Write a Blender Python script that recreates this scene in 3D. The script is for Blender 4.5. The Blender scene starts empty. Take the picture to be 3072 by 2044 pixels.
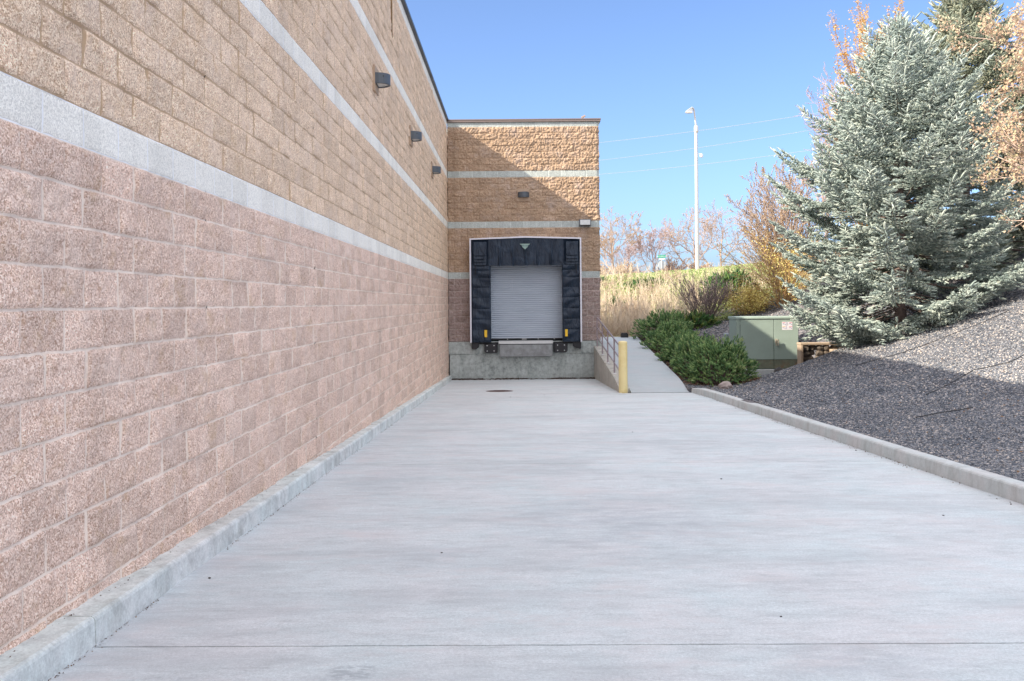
import bpy, bmesh, math, random
import numpy as np
from mathutils import Vector, Matrix

# ------------------------------------------------------------------ camera, sky, sun, exposure
SC = bpy.context.scene
COL = SC.collection
R = math.radians
cam_d = bpy.data.cameras.new("camera")
cam = bpy.data.objects.new("camera", cam_d); COL.objects.link(cam)
cam.location = (0, 0, 1.55)
cam.rotation_euler = (R(90), R(0.5), 0)
cam_d.sensor_width = 36.0
cam_d.lens = 2770 / 3072 * 36.0
cam_d.shift_x = -0.0019
cam_d.shift_y = -0.0365
cam_d.clip_end = 3000
SC.camera = cam

TRAVEL = Vector((1.0, 0.42, -0.706)).normalized()      # the way the sunlight travels
elev = math.asin(-TRAVEL.z)
azim = math.atan2(-TRAVEL.x, -TRAVEL.y)                # clockwise from +Y
world = bpy.data.worlds.new("World"); SC.world = world
world.use_nodes = True
wn = world.node_tree.nodes; wl = world.node_tree.links
bg = wn["Background"]
FILL_VEIL = (5.5, 5.5, 5.8)
sky = wn.new("ShaderNodeTexSky"); sky.sky_type = 'NISHITA'; sky.sun_disc = False
sky.sun_elevation = elev; sky.sun_rotation = azim
sky.altitude = 0; sky.air_density = 0.6; sky.dust_density = 2.2; sky.ozone_density = 4.5
# unseen bright veil overhead and behind the camera, added to brighten the shade
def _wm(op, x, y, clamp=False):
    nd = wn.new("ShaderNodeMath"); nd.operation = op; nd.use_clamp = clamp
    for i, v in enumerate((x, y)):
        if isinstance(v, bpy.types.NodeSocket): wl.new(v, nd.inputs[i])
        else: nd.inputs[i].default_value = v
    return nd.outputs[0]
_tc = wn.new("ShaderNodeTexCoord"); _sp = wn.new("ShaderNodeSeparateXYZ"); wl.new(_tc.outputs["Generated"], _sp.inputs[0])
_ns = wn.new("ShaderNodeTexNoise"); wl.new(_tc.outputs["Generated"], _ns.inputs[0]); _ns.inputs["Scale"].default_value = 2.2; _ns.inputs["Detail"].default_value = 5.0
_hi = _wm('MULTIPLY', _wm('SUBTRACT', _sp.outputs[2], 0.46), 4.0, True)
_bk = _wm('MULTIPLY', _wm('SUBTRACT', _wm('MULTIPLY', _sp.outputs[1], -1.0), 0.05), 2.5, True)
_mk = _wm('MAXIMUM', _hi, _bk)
_fill = _wm('MULTIPLY', _mk, _wm('ADD', _wm('MULTIPLY', _ns.outputs[0], 0.7), 0.55, True), True)
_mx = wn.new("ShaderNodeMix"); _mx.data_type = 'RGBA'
wl.new(_fill, _mx.inputs[0]); wl.new(sky.outputs[0], _mx.inputs[6]); _mx.inputs[7].default_value = (*FILL_VEIL, 1)
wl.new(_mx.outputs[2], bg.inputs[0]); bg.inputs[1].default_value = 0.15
sun_d = bpy.data.lights.new("sun", 'SUN'); sun_d.energy = 4.2; sun_d.angle = R(0.53)
sun_d.color = (1.0, 0.90, 0.74)
sun = bpy.data.objects.new("sun", sun_d); COL.objects.link(sun)
sun.rotation_euler = TRAVEL.to_track_quat('-Z', 'Y').to_euler()
sun.location = (-20, -20, 30)
SC.view_settings.view_transform = 'Standard'; SC.view_settings.look = 'None'
SC.view_settings.exposure = 1.15; SC.view_settings.gamma = 1.0
SC.cycles.max_bounces = 6; SC.cycles.diffuse_bounces = 4

# ------------------------------------------------------------------ node helpers
class NT:
    def __init__(s, name):
        s.m = bpy.data.materials.new(name); s.m.use_nodes = True
        s.t = s.m.node_tree; s.n = s.t.nodes; s.l = s.t.links
        s.b = s.n["Principled BSDF"]
    def add(s, typ, ins=None, **kw):
        nd = s.n.new(typ)
        for k, v in kw.items(): setattr(nd, k, v)
        for k, v in (ins or {}).items(): s.put(nd.inputs[k], v)
        return nd
    def put(s, sock, v):
        if isinstance(v, bpy.types.NodeSocket): s.l.new(v, sock)
        elif isinstance(v, (tuple, list)) and len(v) == 3 and sock.type == 'RGBA': sock.default_value = (*v, 1)
        else: sock.default_value = v
    def obj(s): return s.add("ShaderNodeTexCoord").outputs["Object"]
    def mapping(s, vec, scale=(1, 1, 1), loc=(0, 0, 0), rot=(0, 0, 0)):
        return s.add("ShaderNodeMapping", {"Vector": vec, "Scale": scale, "Location": loc, "Rotation": rot}).outputs[0]
    def noise(s, vec, scale, detail=4, rough=0.55, dist=0.0, out=0):
        return s.add("ShaderNodeTexNoise", {"Vector": vec, "Scale": scale, "Detail": detail, "Roughness": rough, "Distortion": dist}).outputs[out]
    def voro(s, vec, scale, out="Color", feature='F1', rnd=1.0):
        return s.add("ShaderNodeTexVoronoi", {"Vector": vec, "Scale": scale, "Randomness": rnd}, feature=feature).outputs[out]
    def math(s, op, a, b=0.0, c=None, clamp=False):
        nd = s.add("ShaderNodeMath", operation=op, use_clamp=clamp)
        s.put(nd.inputs[0], a); s.put(nd.inputs[1], b)
        if c is not None: s.put(nd.inputs[2], c)
        return nd.outputs[0]
    def ramp(s, fac, stops, interp='LINEAR'):
        nd = s.add("ShaderNodeValToRGB"); s.put(nd.inputs[0], fac)
        cr = nd.color_ramp; cr.interpolation = interp
        while len(cr.elements) < len(stops): cr.elements.new(0.5)
        for e, (p, c) in zip(cr.elements, stops):
            e.position = p
            e.color = (c, c, c, 1) if isinstance(c, (int, float)) else (*c, 1)
        return nd.outputs[0]
    def mix(s, fac, a, b, mode='MIX'):
        nd = s.add("ShaderNodeMix", data_type='RGBA', blend_type=mode)
        s.put(nd.inputs[0], fac); s.put(nd.inputs[6], a); s.put(nd.inputs[7], b)
        return nd.outputs[2]
    def mul(s, a, stops_fac, stops):
        """multiply a colour by a ramp whose values may pass 1"""
        half = [(p, tuple(x * .5 for x in c) if isinstance(c, tuple) else c * .5) for p, c in stops]
        r = s.ramp(stops_fac, half)
        m1 = s.add("ShaderNodeVectorMath", {0: a, 1: r}, operation='MULTIPLY').outputs[0]
        return s.add("ShaderNodeVectorMath", {0: m1, 1: (2, 2, 2)}, operation='MULTIPLY').outputs[0]
    def sep(s, vec): return s.add("ShaderNodeSeparateXYZ", {0: vec}).outputs
    def comb(s, x, y, z): return s.add("ShaderNodeCombineXYZ", {0: x, 1: y, 2: z}).outputs[0]
    def attr(s, name): return s.add("ShaderNodeAttribute", attribute_name=name).outputs["Fac"]
    def bump(s, h, strength=0.5, dist=0.01, prev=None):
        ins = {"Height": h, "Strength": strength, "Distance": dist}
        if prev is not None: ins["Normal"] = prev
        return s.add("ShaderNodeBump", ins).outputs[0]
    def fin(s, col, rough=0.8, normal=None, metal=0.0, spec=0.5, **kw):
        s.put(s.b.inputs["Base Color"], col); s.put(s.b.inputs["Roughness"], rough)
        s.put(s.b.inputs["Metallic"], metal); s.put(s.b.inputs["Specular IOR Level"], spec)
        if normal is not None: s.put(s.b.inputs["Normal"], normal)
        for k, v in kw.items(): s.put(s.b.inputs[k], v)
        return s.m

# ------------------------------------------------------------------ object helpers
def tag(o, label=None, cat=None, group=None, kind=None):
    if label: o["label"] = label
    if cat: o["category"] = cat
    if group: o["group"] = group
    if kind: o["kind"] = kind
    return o
def empty(name, loc, label, cat, group=None, rz=0.0):
    o = bpy.data.objects.new(name, None); COL.objects.link(o)
    o.location = loc; o.rotation_euler = (0, 0, rz); o.empty_display_size = 0.2
    o["worldchild"] = False
    del o["worldchild"]
    return tag(o, label, cat, group)
def link(name, me, mat, parent=None, smooth=False, wc=False):
    """wc: the mesh is written in world coordinates although it has a parent"""
    o = bpy.data.objects.new(name, me); COL.objects.link(o)
    if mat is not None: me.materials.append(mat)
    if smooth:
        me.polygons.foreach_set("use_smooth", np.ones(len(me.polygons), bool))
    if parent is not None:
        o.parent = parent
        if wc:
            m = Matrix.LocRotScale(parent.location, parent.rotation_euler, parent.scale)
            if parent.parent is None: o.matrix_parent_inverse = m.inverted()
    return o
def np_mesh(name, V, F, attrs=None):
    """V (N,3), F (M,k): fast mesh"""
    V = np.asarray(V, np.float32); F = np.asarray(F, np.int32)
    me = bpy.data.meshes.new(name)
    me.vertices.add(len(V)); me.vertices.foreach_set("co", V.ravel())
    k = F.shape[1]
    me.loops.add(F.size); me.loops.foreach_set("vertex_index", F.ravel())
    me.polygons.add(len(F)); me.polygons.foreach_set("loop_start", np.arange(0, F.size, k, dtype=np.int32))
    try: me.polygons.foreach_set("loop_total", np.full(len(F), k, np.int32))
    except Exception: pass
    for an, (dom, vals) in (attrs or {}).items():
        a = me.attributes.new(an, 'FLOAT', dom); a.data.foreach_set("value", np.asarray(vals, np.float32).ravel())
    me.update(calc_edges=True); me.validate()
    return me
def grid_faces(nu, nv, mask=None):
    i = np.arange(nu - 1)[:, None]; j = np.arange(nv - 1)[None, :]
    a = i * nv + j
    F = np.stack([a, a + nv, a + nv + 1, a + 1], -1)
    if mask is not None: return F[mask]
    return F.reshape(-1, 4)

class MB:
    """collects shapes into one mesh"""
    def __init__(s): s.v = []; s.f = []
    def raw(s, vs, fs):
        o = len(s.v); s.v += [tuple(p) for p in vs]; s.f += [tuple(i + o for i in f) for f in fs]; return s
    def box(s, x0, x1, y0, y1, z0, z1, M=None):
        vs = [Vector(p) for p in ((x0,y0,z0),(x1,y0,z0),(x1,y1,z0),(x0,y1,z0),(x0,y0,z1),(x1,y0,z1),(x1,y1,z1),(x0,y1,z1))]
        if M: vs = [M @ p for p in vs]
        return s.raw(vs, [(0,3,2,1),(4,5,6,7),(0,1,5,4),(1,2,6,5),(2,3,7,6),(3,0,4,7)])
    def tube(s, pts, rad, n=12, cap=True):
        pts = [Vector(p) for p in pts]
        rads = rad if isinstance(rad, (list, tuple)) else [rad] * len(pts)
        o = len(s.v); prev = None
        for i, p in enumerate(pts):
            d = (pts[min(i + 1, len(pts) - 1)] - pts[max(i - 1, 0)]).normalized()
            if prev is None:
                u = d.cross(Vector((0, 0, 1)) if abs(d.z) < 0.9 else Vector((1, 0, 0))).normalized()
            else:
                u = (prev - d * prev.dot(d)).normalized()
            prev = u; w = d.cross(u)
            for k in range(n):
                a = 2 * math.pi * k / n
                s.v.append(tuple(p + (u * math.cos(a) + w * math.sin(a)) * rads[i]))
        for i in range(len(pts) - 1):
            for k in range(n):
                a = o + i * n + k; b = o + i * n + (k + 1) % n
                s.f.append((a, b, b + n, a + n))
        if cap:
            s.f.append(tuple(o + k for k in range(n))[::-1])
            s.f.append(tuple(o + (len(pts) - 1) * n + k for k in range(n)))
        return s
    def lathe(s, prof, n=24, c=(0, 0, 0)):
        o = len(s.v)
        for r, z in prof:
            for k in range(n):
                a = 2 * math.pi * k / n
                s.v.append((c[0] + r * math.cos(a), c[1] + r * math.sin(a), c[2] + z))
        for i in range(len(prof) - 1):
            for k in range(n):
                a = o + i * n + k; b = o + i * n + (k + 1) % n
                s.f.append((a, b, b + n, a + n))
        s.f.append(tuple(o + k for k in range(n))[::-1]); s.f.append(tuple(o + (len(prof) - 1) * n + k for k in range(n)))
        return s
    def prism(s, poly, axis, a0, a1):
        """poly: 2D outline, extruded along axis 'x' (y,z) / 'y' (x,z) / 'z' (x,y)"""
        def P(p, a): return {'x': (a, p[0], p[1]), 'y': (p[0], a, p[1]), 'z': (p[0], p[1], a)}[axis]
        n = len(poly); vs = [P(p, a0) for p in poly] + [P(p, a1) for p in poly]
        fs = [tuple(range(n))[::-1], tuple(range(n, 2 * n))] + [(i, (i + 1) % n, n + (i + 1) % n, n + i) for i in range(n)]
        return s.raw(vs, fs)
    def build(s, name, mat, parent=None, bevel=0.0, smooth=False, wc=False, seg=2):
        me = bpy.data.meshes.new(name); me.from_pydata(s.v, [], s.f)
        bm = bmesh.new(); bm.from_mesh(me)
        bmesh.ops.recalc_face_normals(bm, faces=bm.faces[:])
        bm.to_mesh(me); bm.free(); me.update()
        o = link(name, me, mat, parent, False, wc)
        if smooth: me.shade_smooth() if False else me.polygons.foreach_set("use_smooth", np.ones(len(me.polygons), bool))
        if bevel:
            m = o.modifiers.new("bevel", 'BEVEL'); m.width = bevel; m.segments = seg; m.limit_method = 'ANGLE'; m.angle_limit = R(35)
        if smooth and not bevel:
            try: me.set_sharp_from_angle(angle=R(40))
            except Exception: pass
        return o

def text_mesh(name, body, size, mat, parent, M, extrude=0.001, align='CENTER', wc=False):
    c = bpy.data.curves.new(name, 'FONT'); c.body = body; c.size = size; c.extrude = extrude
    c.align_x = align; c.align_y = 'CENTER'; c.resolution_u = 2
    t = bpy.data.objects.new(name + "_tmp", c); COL.objects.link(t)
    dg = bpy.context.evaluated_depsgraph_get()
    me = bpy.data.meshes.new_from_object(t.evaluated_get(dg)); me.name = name
    bpy.data.objects.remove(t); bpy.data.curves.remove(c)
    me.transform(M); me.materials.clear()
    return link(name, me, mat, parent, False, wc)

# numpy value noise
def _h(ix, iy, seed):
    n = (ix.astype(np.int64) * 374761393 + iy.astype(np.int64) * 668265263 + seed * 1442695041) & 0xffffffff
    n = ((n ^ (n >> 13)) * 1274126177) & 0xffffffff
    return ((n ^ (n >> 16)) & 0xffff) / 65535.0
def vnoise(x, y, seed=0):
    ix = np.floor(x); iy = np.floor(y); fx = x - ix; fy = y - iy
    fx = fx * fx * (3 - 2 * fx); fy = fy * fy * (3 - 2 * fy)
    a = _h(ix, iy, seed); b = _h(ix + 1, iy, seed); c = _h(ix, iy + 1, seed); d = _h(ix + 1, iy + 1, seed)
    return (a * (1 - fx) + b * fx) * (1 - fy) + (c * (1 - fx) + d * fx) * fy
def fbm(x, y, oct=4, seed=0):
    t = 0; a = 0.5; s = 0
    for o in range(oct):
        t = t + a * vnoise(x * 2 ** o, y * 2 ** o, seed + o); s += a; a *= 0.55
    return t / s

# ------------------------------------------------------------------ materials
def m_plain(name, col, rough=0.6, metal=0.0, var=0.12, scale=6.0, bump=0.15, spec=0.5, dirt=None, dirt_amt=0.5):
    t = NT(name); o = t.obj()
    n1 = t.noise(o, scale, 5, 0.6); n2 = t.noise(o, scale * 9, 3, 0.6)
    f = t.math('ADD', t.math('MULTIPLY', n1, 0.7), t.math('MULTIPLY', n2, 0.3))
    lo = tuple(c * (1 - var) for c in col); hi = tuple(min(1, c * (1 + var)) for c in col)
    c = t.ramp(f, [(0.3, lo), (0.7, hi)])
    if dirt: c = t.mix(t.math('MULTIPLY', t.ramp(t.noise(o, scale * 0.6, 6, 0.7), [(0.5, 0.0), (0.72, 1.0)]), dirt_amt), c, dirt)
    return t.fin(c, t.ramp(n1, [(0.2, max(0.02, rough - 0.1)), (0.8, min(1, rough + 0.1))]), t.bump(n2, bump, 0.004), metal, spec)

def m_block(name, axis, pink, tan, band, mort_p, mort_t, u0, agg=95.0, fleck=1.0, bandline=None):
    t = NT(name); o = t.obj(); s = t.sep(o)
    w = t.noise(o, 9.0, 2, 0.5); w2 = t.noise(t.mapping(o, loc=(7, 3, 1)), 9.0, 2, 0.5)
    u = t.math('ADD', t.math('SUBTRACT', s[axis], u0 - 40.64), t.math('MULTIPLY', t.math('SUBTRACT', w, 0.5), 0.020))
    v = t.math('ADD', t.math('ADD', s[2], -0.32 + 2.032), t.math('MULTIPLY', t.math('SUBTRACT', w2, 0.5), 0.022))
    br = t.add("ShaderNodeTexBrick", {"Vector": t.comb(u, v, 0.0), "Color1": (0, 0, 0), "Color2": (1, 1, 1), "Mortar": (0.5, 0.5, 0.5),
               "Scale": 1.0, "Mortar Size": 0.0085, "Mortar Smooth": 0.35, "Bias": 0.0, "Brick Width": 0.4064, "Row Height": 0.2032})
    rnd = br.outputs[0]; mort = br.outputs[1]
    z = s[2]
    def between(a, b):
        return t.math('MULTIPLY', t.math('GREATER_THAN', z, a), t.math('LESS_THAN', z, b))
    zb = None
    for a in (2.352, 3.977, 5.603):
        q = between(a, a + 0.2032); zb = q if zb is None else t.math('ADD', zb, q)
    zb = t.math('ADD', zb, t.math('GREATER_THAN', z, 7.228), clamp=True)
    ispink = t.math('LESS_THAN', z, 2.352)
    base_p = t.mix(rnd, tuple(c * 0.86 for c in pink), tuple(min(1, c * 1.08) for c in pink))
    base_t = t.mix(rnd, tuple(c * 0.88 for c in tan), tuple(min(1, c * 1.07) for c in tan))
    body = t.mix(ispink, base_t, base_p)
    # exposed aggregate: pale, mid and dark chips
    ag = t.sep(t.voro(t.mapping(o, scale=(1, 1, 1)), agg))[0]
    ag2 = t.noise(o, agg * 0.8, 3, 0.8)
    agv = t.math('ADD', t.math('MULTIPLY', ag, 0.62), t.math('MULTIPLY', ag2, 0.38))
    body = t.mul(body, agv, [(0.22, (1 - 0.50 * fleck, 1 - 0.58 * fleck, 1 - 0.64 * fleck)), (0.38, (1 - 0.15 * fleck, 1 - 0.19 * fleck, 1 - 0.22 * fleck)), (0.52, 1.0), (0.64, (1 + 0.22 * fleck, 1 + 0.30 * fleck, 1 + 0.34 * fleck)), (0.76, (1 + 0.40 * fleck, 1 + 0.62 * fleck, 1 + 0.74 * fleck))])
    # pale bloom and brown stains
    bl = t.ramp(t.noise(o, 2.6, 6, 0.68), [(0.50, 0.0), (0.72, 1.0)])
    body = t.mix(t.math('MULTIPLY', bl, 0.42), body, tuple(min(0.9, c * 0.9 + 0.20) for c in pink))
    st = t.ramp(t.noise(t.mapping(o, scale=(1, 1, 1.4), loc=(3, 9, 4)), 3.3, 6, 0.75), [(0.54, 0.0), (0.70, 1.0)])
    body = t.mix(t.math('MULTIPLY', st, 0.45), body, (pink[0] * 0.72, pink[1] * 0.66, pink[2] * 0.42))
    bcol = t.mix(rnd, tuple(c * 0.88 for c in band), tuple(min(1, c * 1.03) for c in band))
    bcol = t.mul(bcol, agv, [(0.25, 0.80), (0.5, 1.0), (0.75, 1.16)])
    col = t.mix(zb, body, bcol)
    mcol = t.mix(ispink, mort_t, mort_p); mcol = t.mix(zb, mcol, tuple(min(0.95, c * 1.35) for c in band))
    # mortar comes and goes where it is smeared over the blocks
    vis = t.ramp(t.noise(o, 5.0, 3, 0.6), [(0.3, 0.6), (0.55, 1.0)])
    fmort = t.math('MULTIPLY', mort, vis)
    col = t.mix(fmort, col, mcol)
    # vertical streaks of damp
    sc = [1, 1, 1]; sc[2] = 0.06
    strk = t.ramp(t.noise(t.mapping(o, scale=tuple(sc)), 3.0, 5, 0.6), [(0.52, 1.0), (0.75, 0.86)])
    col = t.mix(1.0, col, strk, 'MULTIPLY')
    h = t.math('SUBTRACT', t.math('MULTIPLY', agv, t.math('SUBTRACT', 1.0, t.math('MULTIPLY', zb, 0.8))), t.math('MULTIPLY', mort, 0.3))
    return t.fin(col, 0.93, t.bump(h, 0.8, 0.012), 0, 0.25)

def m_concrete(name, col, warm=None, streak=(1, 1, 1), blotch=0.16, speck=0.10, stain=None, stain_amt=0.4, scale=1.0, bump=0.3, vert=False, tint=True, spot=False, fine=0.0):
    t = NT(name); o = t.obj()
    a = t.noise(o, 0.55 * scale, 7, 0.62, 0.4)
    b = t.noise(t.mapping(o, scale=streak), 6.5 * scale, 9, 0.74, 0.15)
    c = t.noise(o, 70.0, 4, 0.7)
    f = t.math('ADD', t.math('MULTIPLY', a, 0.3), t.math('MULTIPLY', b, 0.7))
    base = col
    if tint:
        tn = t.noise(t.mapping(o, loc=(5, 2, 8)), 1.3 * scale, 6, 0.66)
        base = t.ramp(tn, [(0.35, (col[0] * 0.96, col[1] * 1.0, col[2] * 1.0)), (0.65, (col[0] * 1.03, col[1] * 0.99, col[2] * 0.985))])
    cc = t.mul(base, f, [(0.33, 1 - blotch), (0.5, 1.0), (0.66, 1 + blotch * 0.55)])
    cc = t.mul(cc, c, [(0.25, 1 - speck), (0.75, 1 + speck)])
    if fine:
        sc1 = t.noise(t.mapping(o, scale=(0.30, 1.9, 1)), 17.0, 8, 0.82)
        cc = t.mul(cc, sc1, [(0.30, 1 - 0.20 * fine), (0.44, 0.99), (0.60, 1.03), (0.75, 1 + 0.10 * fine)])
        g2 = t.noise(o, 210.0, 2, 0.8)
        cc = t.mul(cc, g2, [(0.3, 1 - 0.14 * fine), (0.7, 1 + 0.10 * fine)])
        pk = t.ramp(t.noise(t.mapping(o, scale=(0.6, 1.2, 1), loc=(11, 5, 3)), 2.4, 8, 0.75), [(0.52, 0.0), (0.66, 0.6)])
        cc = t.mix(pk, cc, (0.58, 0.545, 0.55))
    if spot:
        s3 = t.sep(o)
        def near(a, c, w): return t.math('SUBTRACT', 1.0, t.math('MULTIPLY', t.math('SUBTRACT', t.math('ABSOLUTE', t.math('SUBTRACT', a, c)), w), 22.0), clamp=True)
        mk = t.math('MULTIPLY', near(s3[0], -0.72, 0.07), near(s3[1], 4.02, 0.055))
        gr = t.ramp(t.noise(t.mapping(o, scale=(1.0, 2.2, 1)), 26.0, 2, 0.5), [(0.42, 0.0), (0.52, 0.5)])
        cc = t.mix(t.math('MULTIPLY', mk, gr), cc, (0.22, 0.25, 0.28))
        for cx_, cy_, rx_, ry_, am in ((0.75, 7.2, 1.1, 1.5, 0.55), (1.5, 4.1, 0.6, 0.3, 0.5), (-0.5, 6.1, 0.6, 0.5, 0.3), (-1.2, 9.5, 0.5, 1.6, 0.35), (2.6, 12.5, 1.4, 1.2, 0.25)):
            q = t.math('ADD', t.math('POWER', t.math('MULTIPLY', t.math('SUBTRACT', s3[0], cx_), 1 / rx_), 2.0), t.math('POWER', t.math('MULTIPLY', t.math('SUBTRACT', s3[1], cy_), 1 / ry_), 2.0))
            g_ = t.math('MULTIPLY', t.math('SUBTRACT', 1.0, q, clamp=True), t.ramp(t.noise(t.mapping(o, scale=(0.7, 1.6, 1), loc=(cx_, cy_, 0)), 5.0, 9, 0.78), [(0.40, 0.0), (0.62, am)]))
            cc = t.mix(g_, cc, (0.33, 0.36, 0.40))
    pit = t.ramp(t.voro(o, 26.0, "Distance"), [(0.03, 1.0), (0.09, 0.0)])
    pm = t.ramp(t.noise(o, 4.0, 2), [(0.58, 0.0), (0.68, 0.55)])
    cc = t.mix(t.math('MULTIPLY', pit, pm), cc, tuple(x * 0.45 for x in col))
    if stain:
        st = t.noise(t.mapping(o, scale=(1, 1, 0.35) if vert else streak, loc=(2, 4, 6)), (2.6 if not fine else 1.1) * scale, 10, 0.76)
        cc = t.mix(t.math('MULTIPLY', t.ramp(st, [(0.48, 0.0), (0.7, 1.0)]), stain_amt), cc, stain)
    h = t.math('ADD', t.math('MULTIPLY', b, 0.6), t.math('MULTIPLY', c, 0.5))
    return t.fin(cc, t.ramp(a, [(0.3, 0.72), (0.7, 0.9)]), t.bump(h, bump, 0.004), 0, 0.35)

def m_leaf(name, stops, rough=0.6, trans=0.0, var_scale=0.8):
    """colour by the random value each leaf or shoot carries"""
    t = NT(name); o = t.obj()
    rn = t.attr("rnd"); n = t.noise(o, var_scale, 3, 0.6)
    f = t.math('ADD', t.math('MULTIPLY', rn, 0.7), t.math('MULTIPLY', n, 0.3))
    c = t.ramp(f, stops)
    m = t.fin(c, rough, None, 0, 0.3)
    if trans:
        tr = t.add("ShaderNodeBsdfTranslucent", {"Color": c})
        mx = t.add("ShaderNodeMixShader", {0: trans, 1: t.b.outputs[0], 2: tr.outputs[0]})
        t.l.new(mx.outputs[0], t.n["Material Output"].inputs[0])
    return m

M = {}
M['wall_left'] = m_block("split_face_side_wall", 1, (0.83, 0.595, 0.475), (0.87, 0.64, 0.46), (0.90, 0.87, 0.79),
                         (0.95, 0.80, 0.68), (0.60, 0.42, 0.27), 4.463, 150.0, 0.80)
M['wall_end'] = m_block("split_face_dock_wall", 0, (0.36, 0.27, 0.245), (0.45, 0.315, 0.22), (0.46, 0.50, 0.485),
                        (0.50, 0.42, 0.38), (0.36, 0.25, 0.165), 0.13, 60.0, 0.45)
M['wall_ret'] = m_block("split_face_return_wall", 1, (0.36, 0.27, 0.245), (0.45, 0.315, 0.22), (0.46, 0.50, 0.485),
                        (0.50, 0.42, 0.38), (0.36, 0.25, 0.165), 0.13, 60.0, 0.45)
M['pave'] = m_concrete("broom_finished_concrete", (0.565, 0.60, 0.62), streak=(0.5, 1.35, 1), blotch=0.20, speck=0.18, stain=(0.36, 0.38, 0.40), stain_amt=0.6, spot=True, fine=1.2)
M['walk'] = m_concrete("walkway_concrete", (0.42, 0.455, 0.48), streak=(0.35, 1.4, 1), blotch=0.10, speck=0.05, stain=(0.36, 0.37, 0.38), stain_amt=0.25)
M['kerb'] = m_concrete("weathered_kerb_concrete", (0.62, 0.65, 0.635), streak=(1, 1, 1), blotch=0.42, speck=0.2, stain=(0.27, 0.27, 0.24), stain_amt=0.55, scale=1.1, vert=True)
M['kerb_r'] = m_concrete("plain_kerb_concrete", (0.53, 0.545, 0.545), blotch=0.14, speck=0.1, stain=(0.22, 0.22, 0.20), stain_amt=0.5, scale=2.0, vert=True)
M['dockc'] = m_concrete("stained_dock_concrete", (0.415, 0.45, 0.44), blotch=0.55, speck=0.12, stain=(0.12, 0.15, 0.14), stain_amt=0.65, scale=1.6, vert=True, tint=False)
M['wing'] = m_concrete("stained_ramp_wall_concrete", (0.46, 0.44, 0.40), blotch=0.2, speck=0.1, stain=(0.12, 0.12, 0.11), stain_amt=0.7, scale=2.0, vert=True)
M['coping'] = m_plain("brown_metal_coping", (0.20, 0.155, 0.14), 0.45, 0.3, 0.08, 3)
M['coping_l'] = m_plain("dark_metal_coping", (0.06, 0.065, 0.075), 0.4, 0.4, 0.1, 3)
M['roof'] = m_plain("roof_membrane", (0.35, 0.34, 0.33), 0.9)
M['seal'] = None
M['white'] = m_plain("white_painted_metal", (0.72, 0.72, 0.80), 0.4, 0.0, 0.06, 4, dirt=(0.45, 0.42, 0.4), dirt_amt=0.3)
M['yellow'] = m_plain("yellow_vinyl", (0.85, 0.52, 0.03), 0.5, 0, 0.06, 8)
M['boll'] = m_plain("yellow_paint", (0.78, 0.65, 0.33), 0.5, 0, 0.05, 5, dirt=(0.62, 0.45, 0.12), dirt_amt=0.5)
M['rail'] = m_plain("mauve_painted_steel", (0.33, 0.27, 0.29), 0.38, 0.35, 0.1, 9)
M['galv'] = m_plain("galvanised_steel", (0.60, 0.60, 0.60), 0.42, 0.5, 0.1, 7)
M['black'] = m_plain("black_rubber", (0.012, 0.012, 0.016), 0.55, 0, 0.2, 9)
M['blackp'] = m_plain("black_plastic", (0.014, 0.014, 0.017), 0.35, 0, 0.1, 9)
M['bolt'] = m_plain("bolt_steel", (0.6, 0.6, 0.6), 0.35, 0.7)
M['fix'] = m_plain("dark_bronze_lamp_housing", (0.085, 0.10, 0.12), 0.45, 0.2, 0.15, 12)
M['lens'] = m_plain("frosted_lens", (0.55, 0.56, 0.56), 0.3, 0, 0.05, 9)
M['plate'] = m_plain("plain_tan_backplate", (0.45, 0.33, 0.24), 0.9)
M['rust'] = m_plain("rusty_cast_iron", (0.13, 0.085, 0.08), 0.75, 0.3, 0.35, 14, 0.4)
M['cab'] = m_plain("sage_green_enamel", (0.33, 0.41, 0.36), 0.45, 0, 0.07, 2.5, dirt=(0.26, 0.31, 0.25), dirt_amt=0.35)
M['cabdirt'] = m_plain("mud_splashed_green_enamel", (0.16, 0.17, 0.12), 0.8, 0, 0.35, 6, dirt=(0.20, 0.12, 0.07), dirt_amt=0.9)
M['seam'] = m_plain("dark_seam", (0.05, 0.07, 0.06), 0.8)
M['brass'] = m_plain("cream_handle_metal", (0.62, 0.56, 0.44), 0.4, 0.3)
M['stickw'] = m_plain("white_sticker", (0.78, 0.75, 0.78), 0.5, 0, 0.03)
M['stickr'] = m_plain("faded_red_print", (0.75, 0.30, 0.34), 0.6, 0, 0.1)
M['sticko'] = m_plain("faded_orange_print", (0.80, 0.55, 0.28), 0.6, 0, 0.1)
M['stickk'] = m_plain("faded_blue_print", (0.22, 0.22, 0.42), 0.6, 0, 0.1)
M['logo'] = m_plain("pale_green_print", (0.26, 0.38, 0.35), 0.5, 0, 0.06, 30)
M['logod'] = m_plain("dark_green_print", (0.02, 0.06, 0.07), 0.5)
M['signg'] = m_plain("green_sign_sheeting", (0.0, 0.30, 0.20), 0.45)
M['signw'] = m_plain("white_sign_sheeting", (0.8, 0.85, 0.82), 0.45)
M['signb'] = m_plain("sign_back_aluminium", (0.42, 0.47, 0.52), 0.5, 0.3)
M['rock'] = m_plain("pinkish_boulder", (0.36, 0.30, 0.28), 0.9, 0, 0.3, 9, 0.6)
M['rockd'] = m_plain("dark_basalt", (0.05, 0.045, 0.045), 0.85, 0, 0.4, 9, 0.8)
M['rubble'] = m_plain("basalt_rubble", (0.11, 0.09, 0.075), 0.9, 0, 0.5, 7, 0.8, dirt=(0.28, 0.2, 0.13), dirt_amt=0.6)
M['ledge'] = m_plain("tan_cap_stone", (0.38, 0.29, 0.21), 0.9, 0, 0.15, 9, 0.5)
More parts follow.
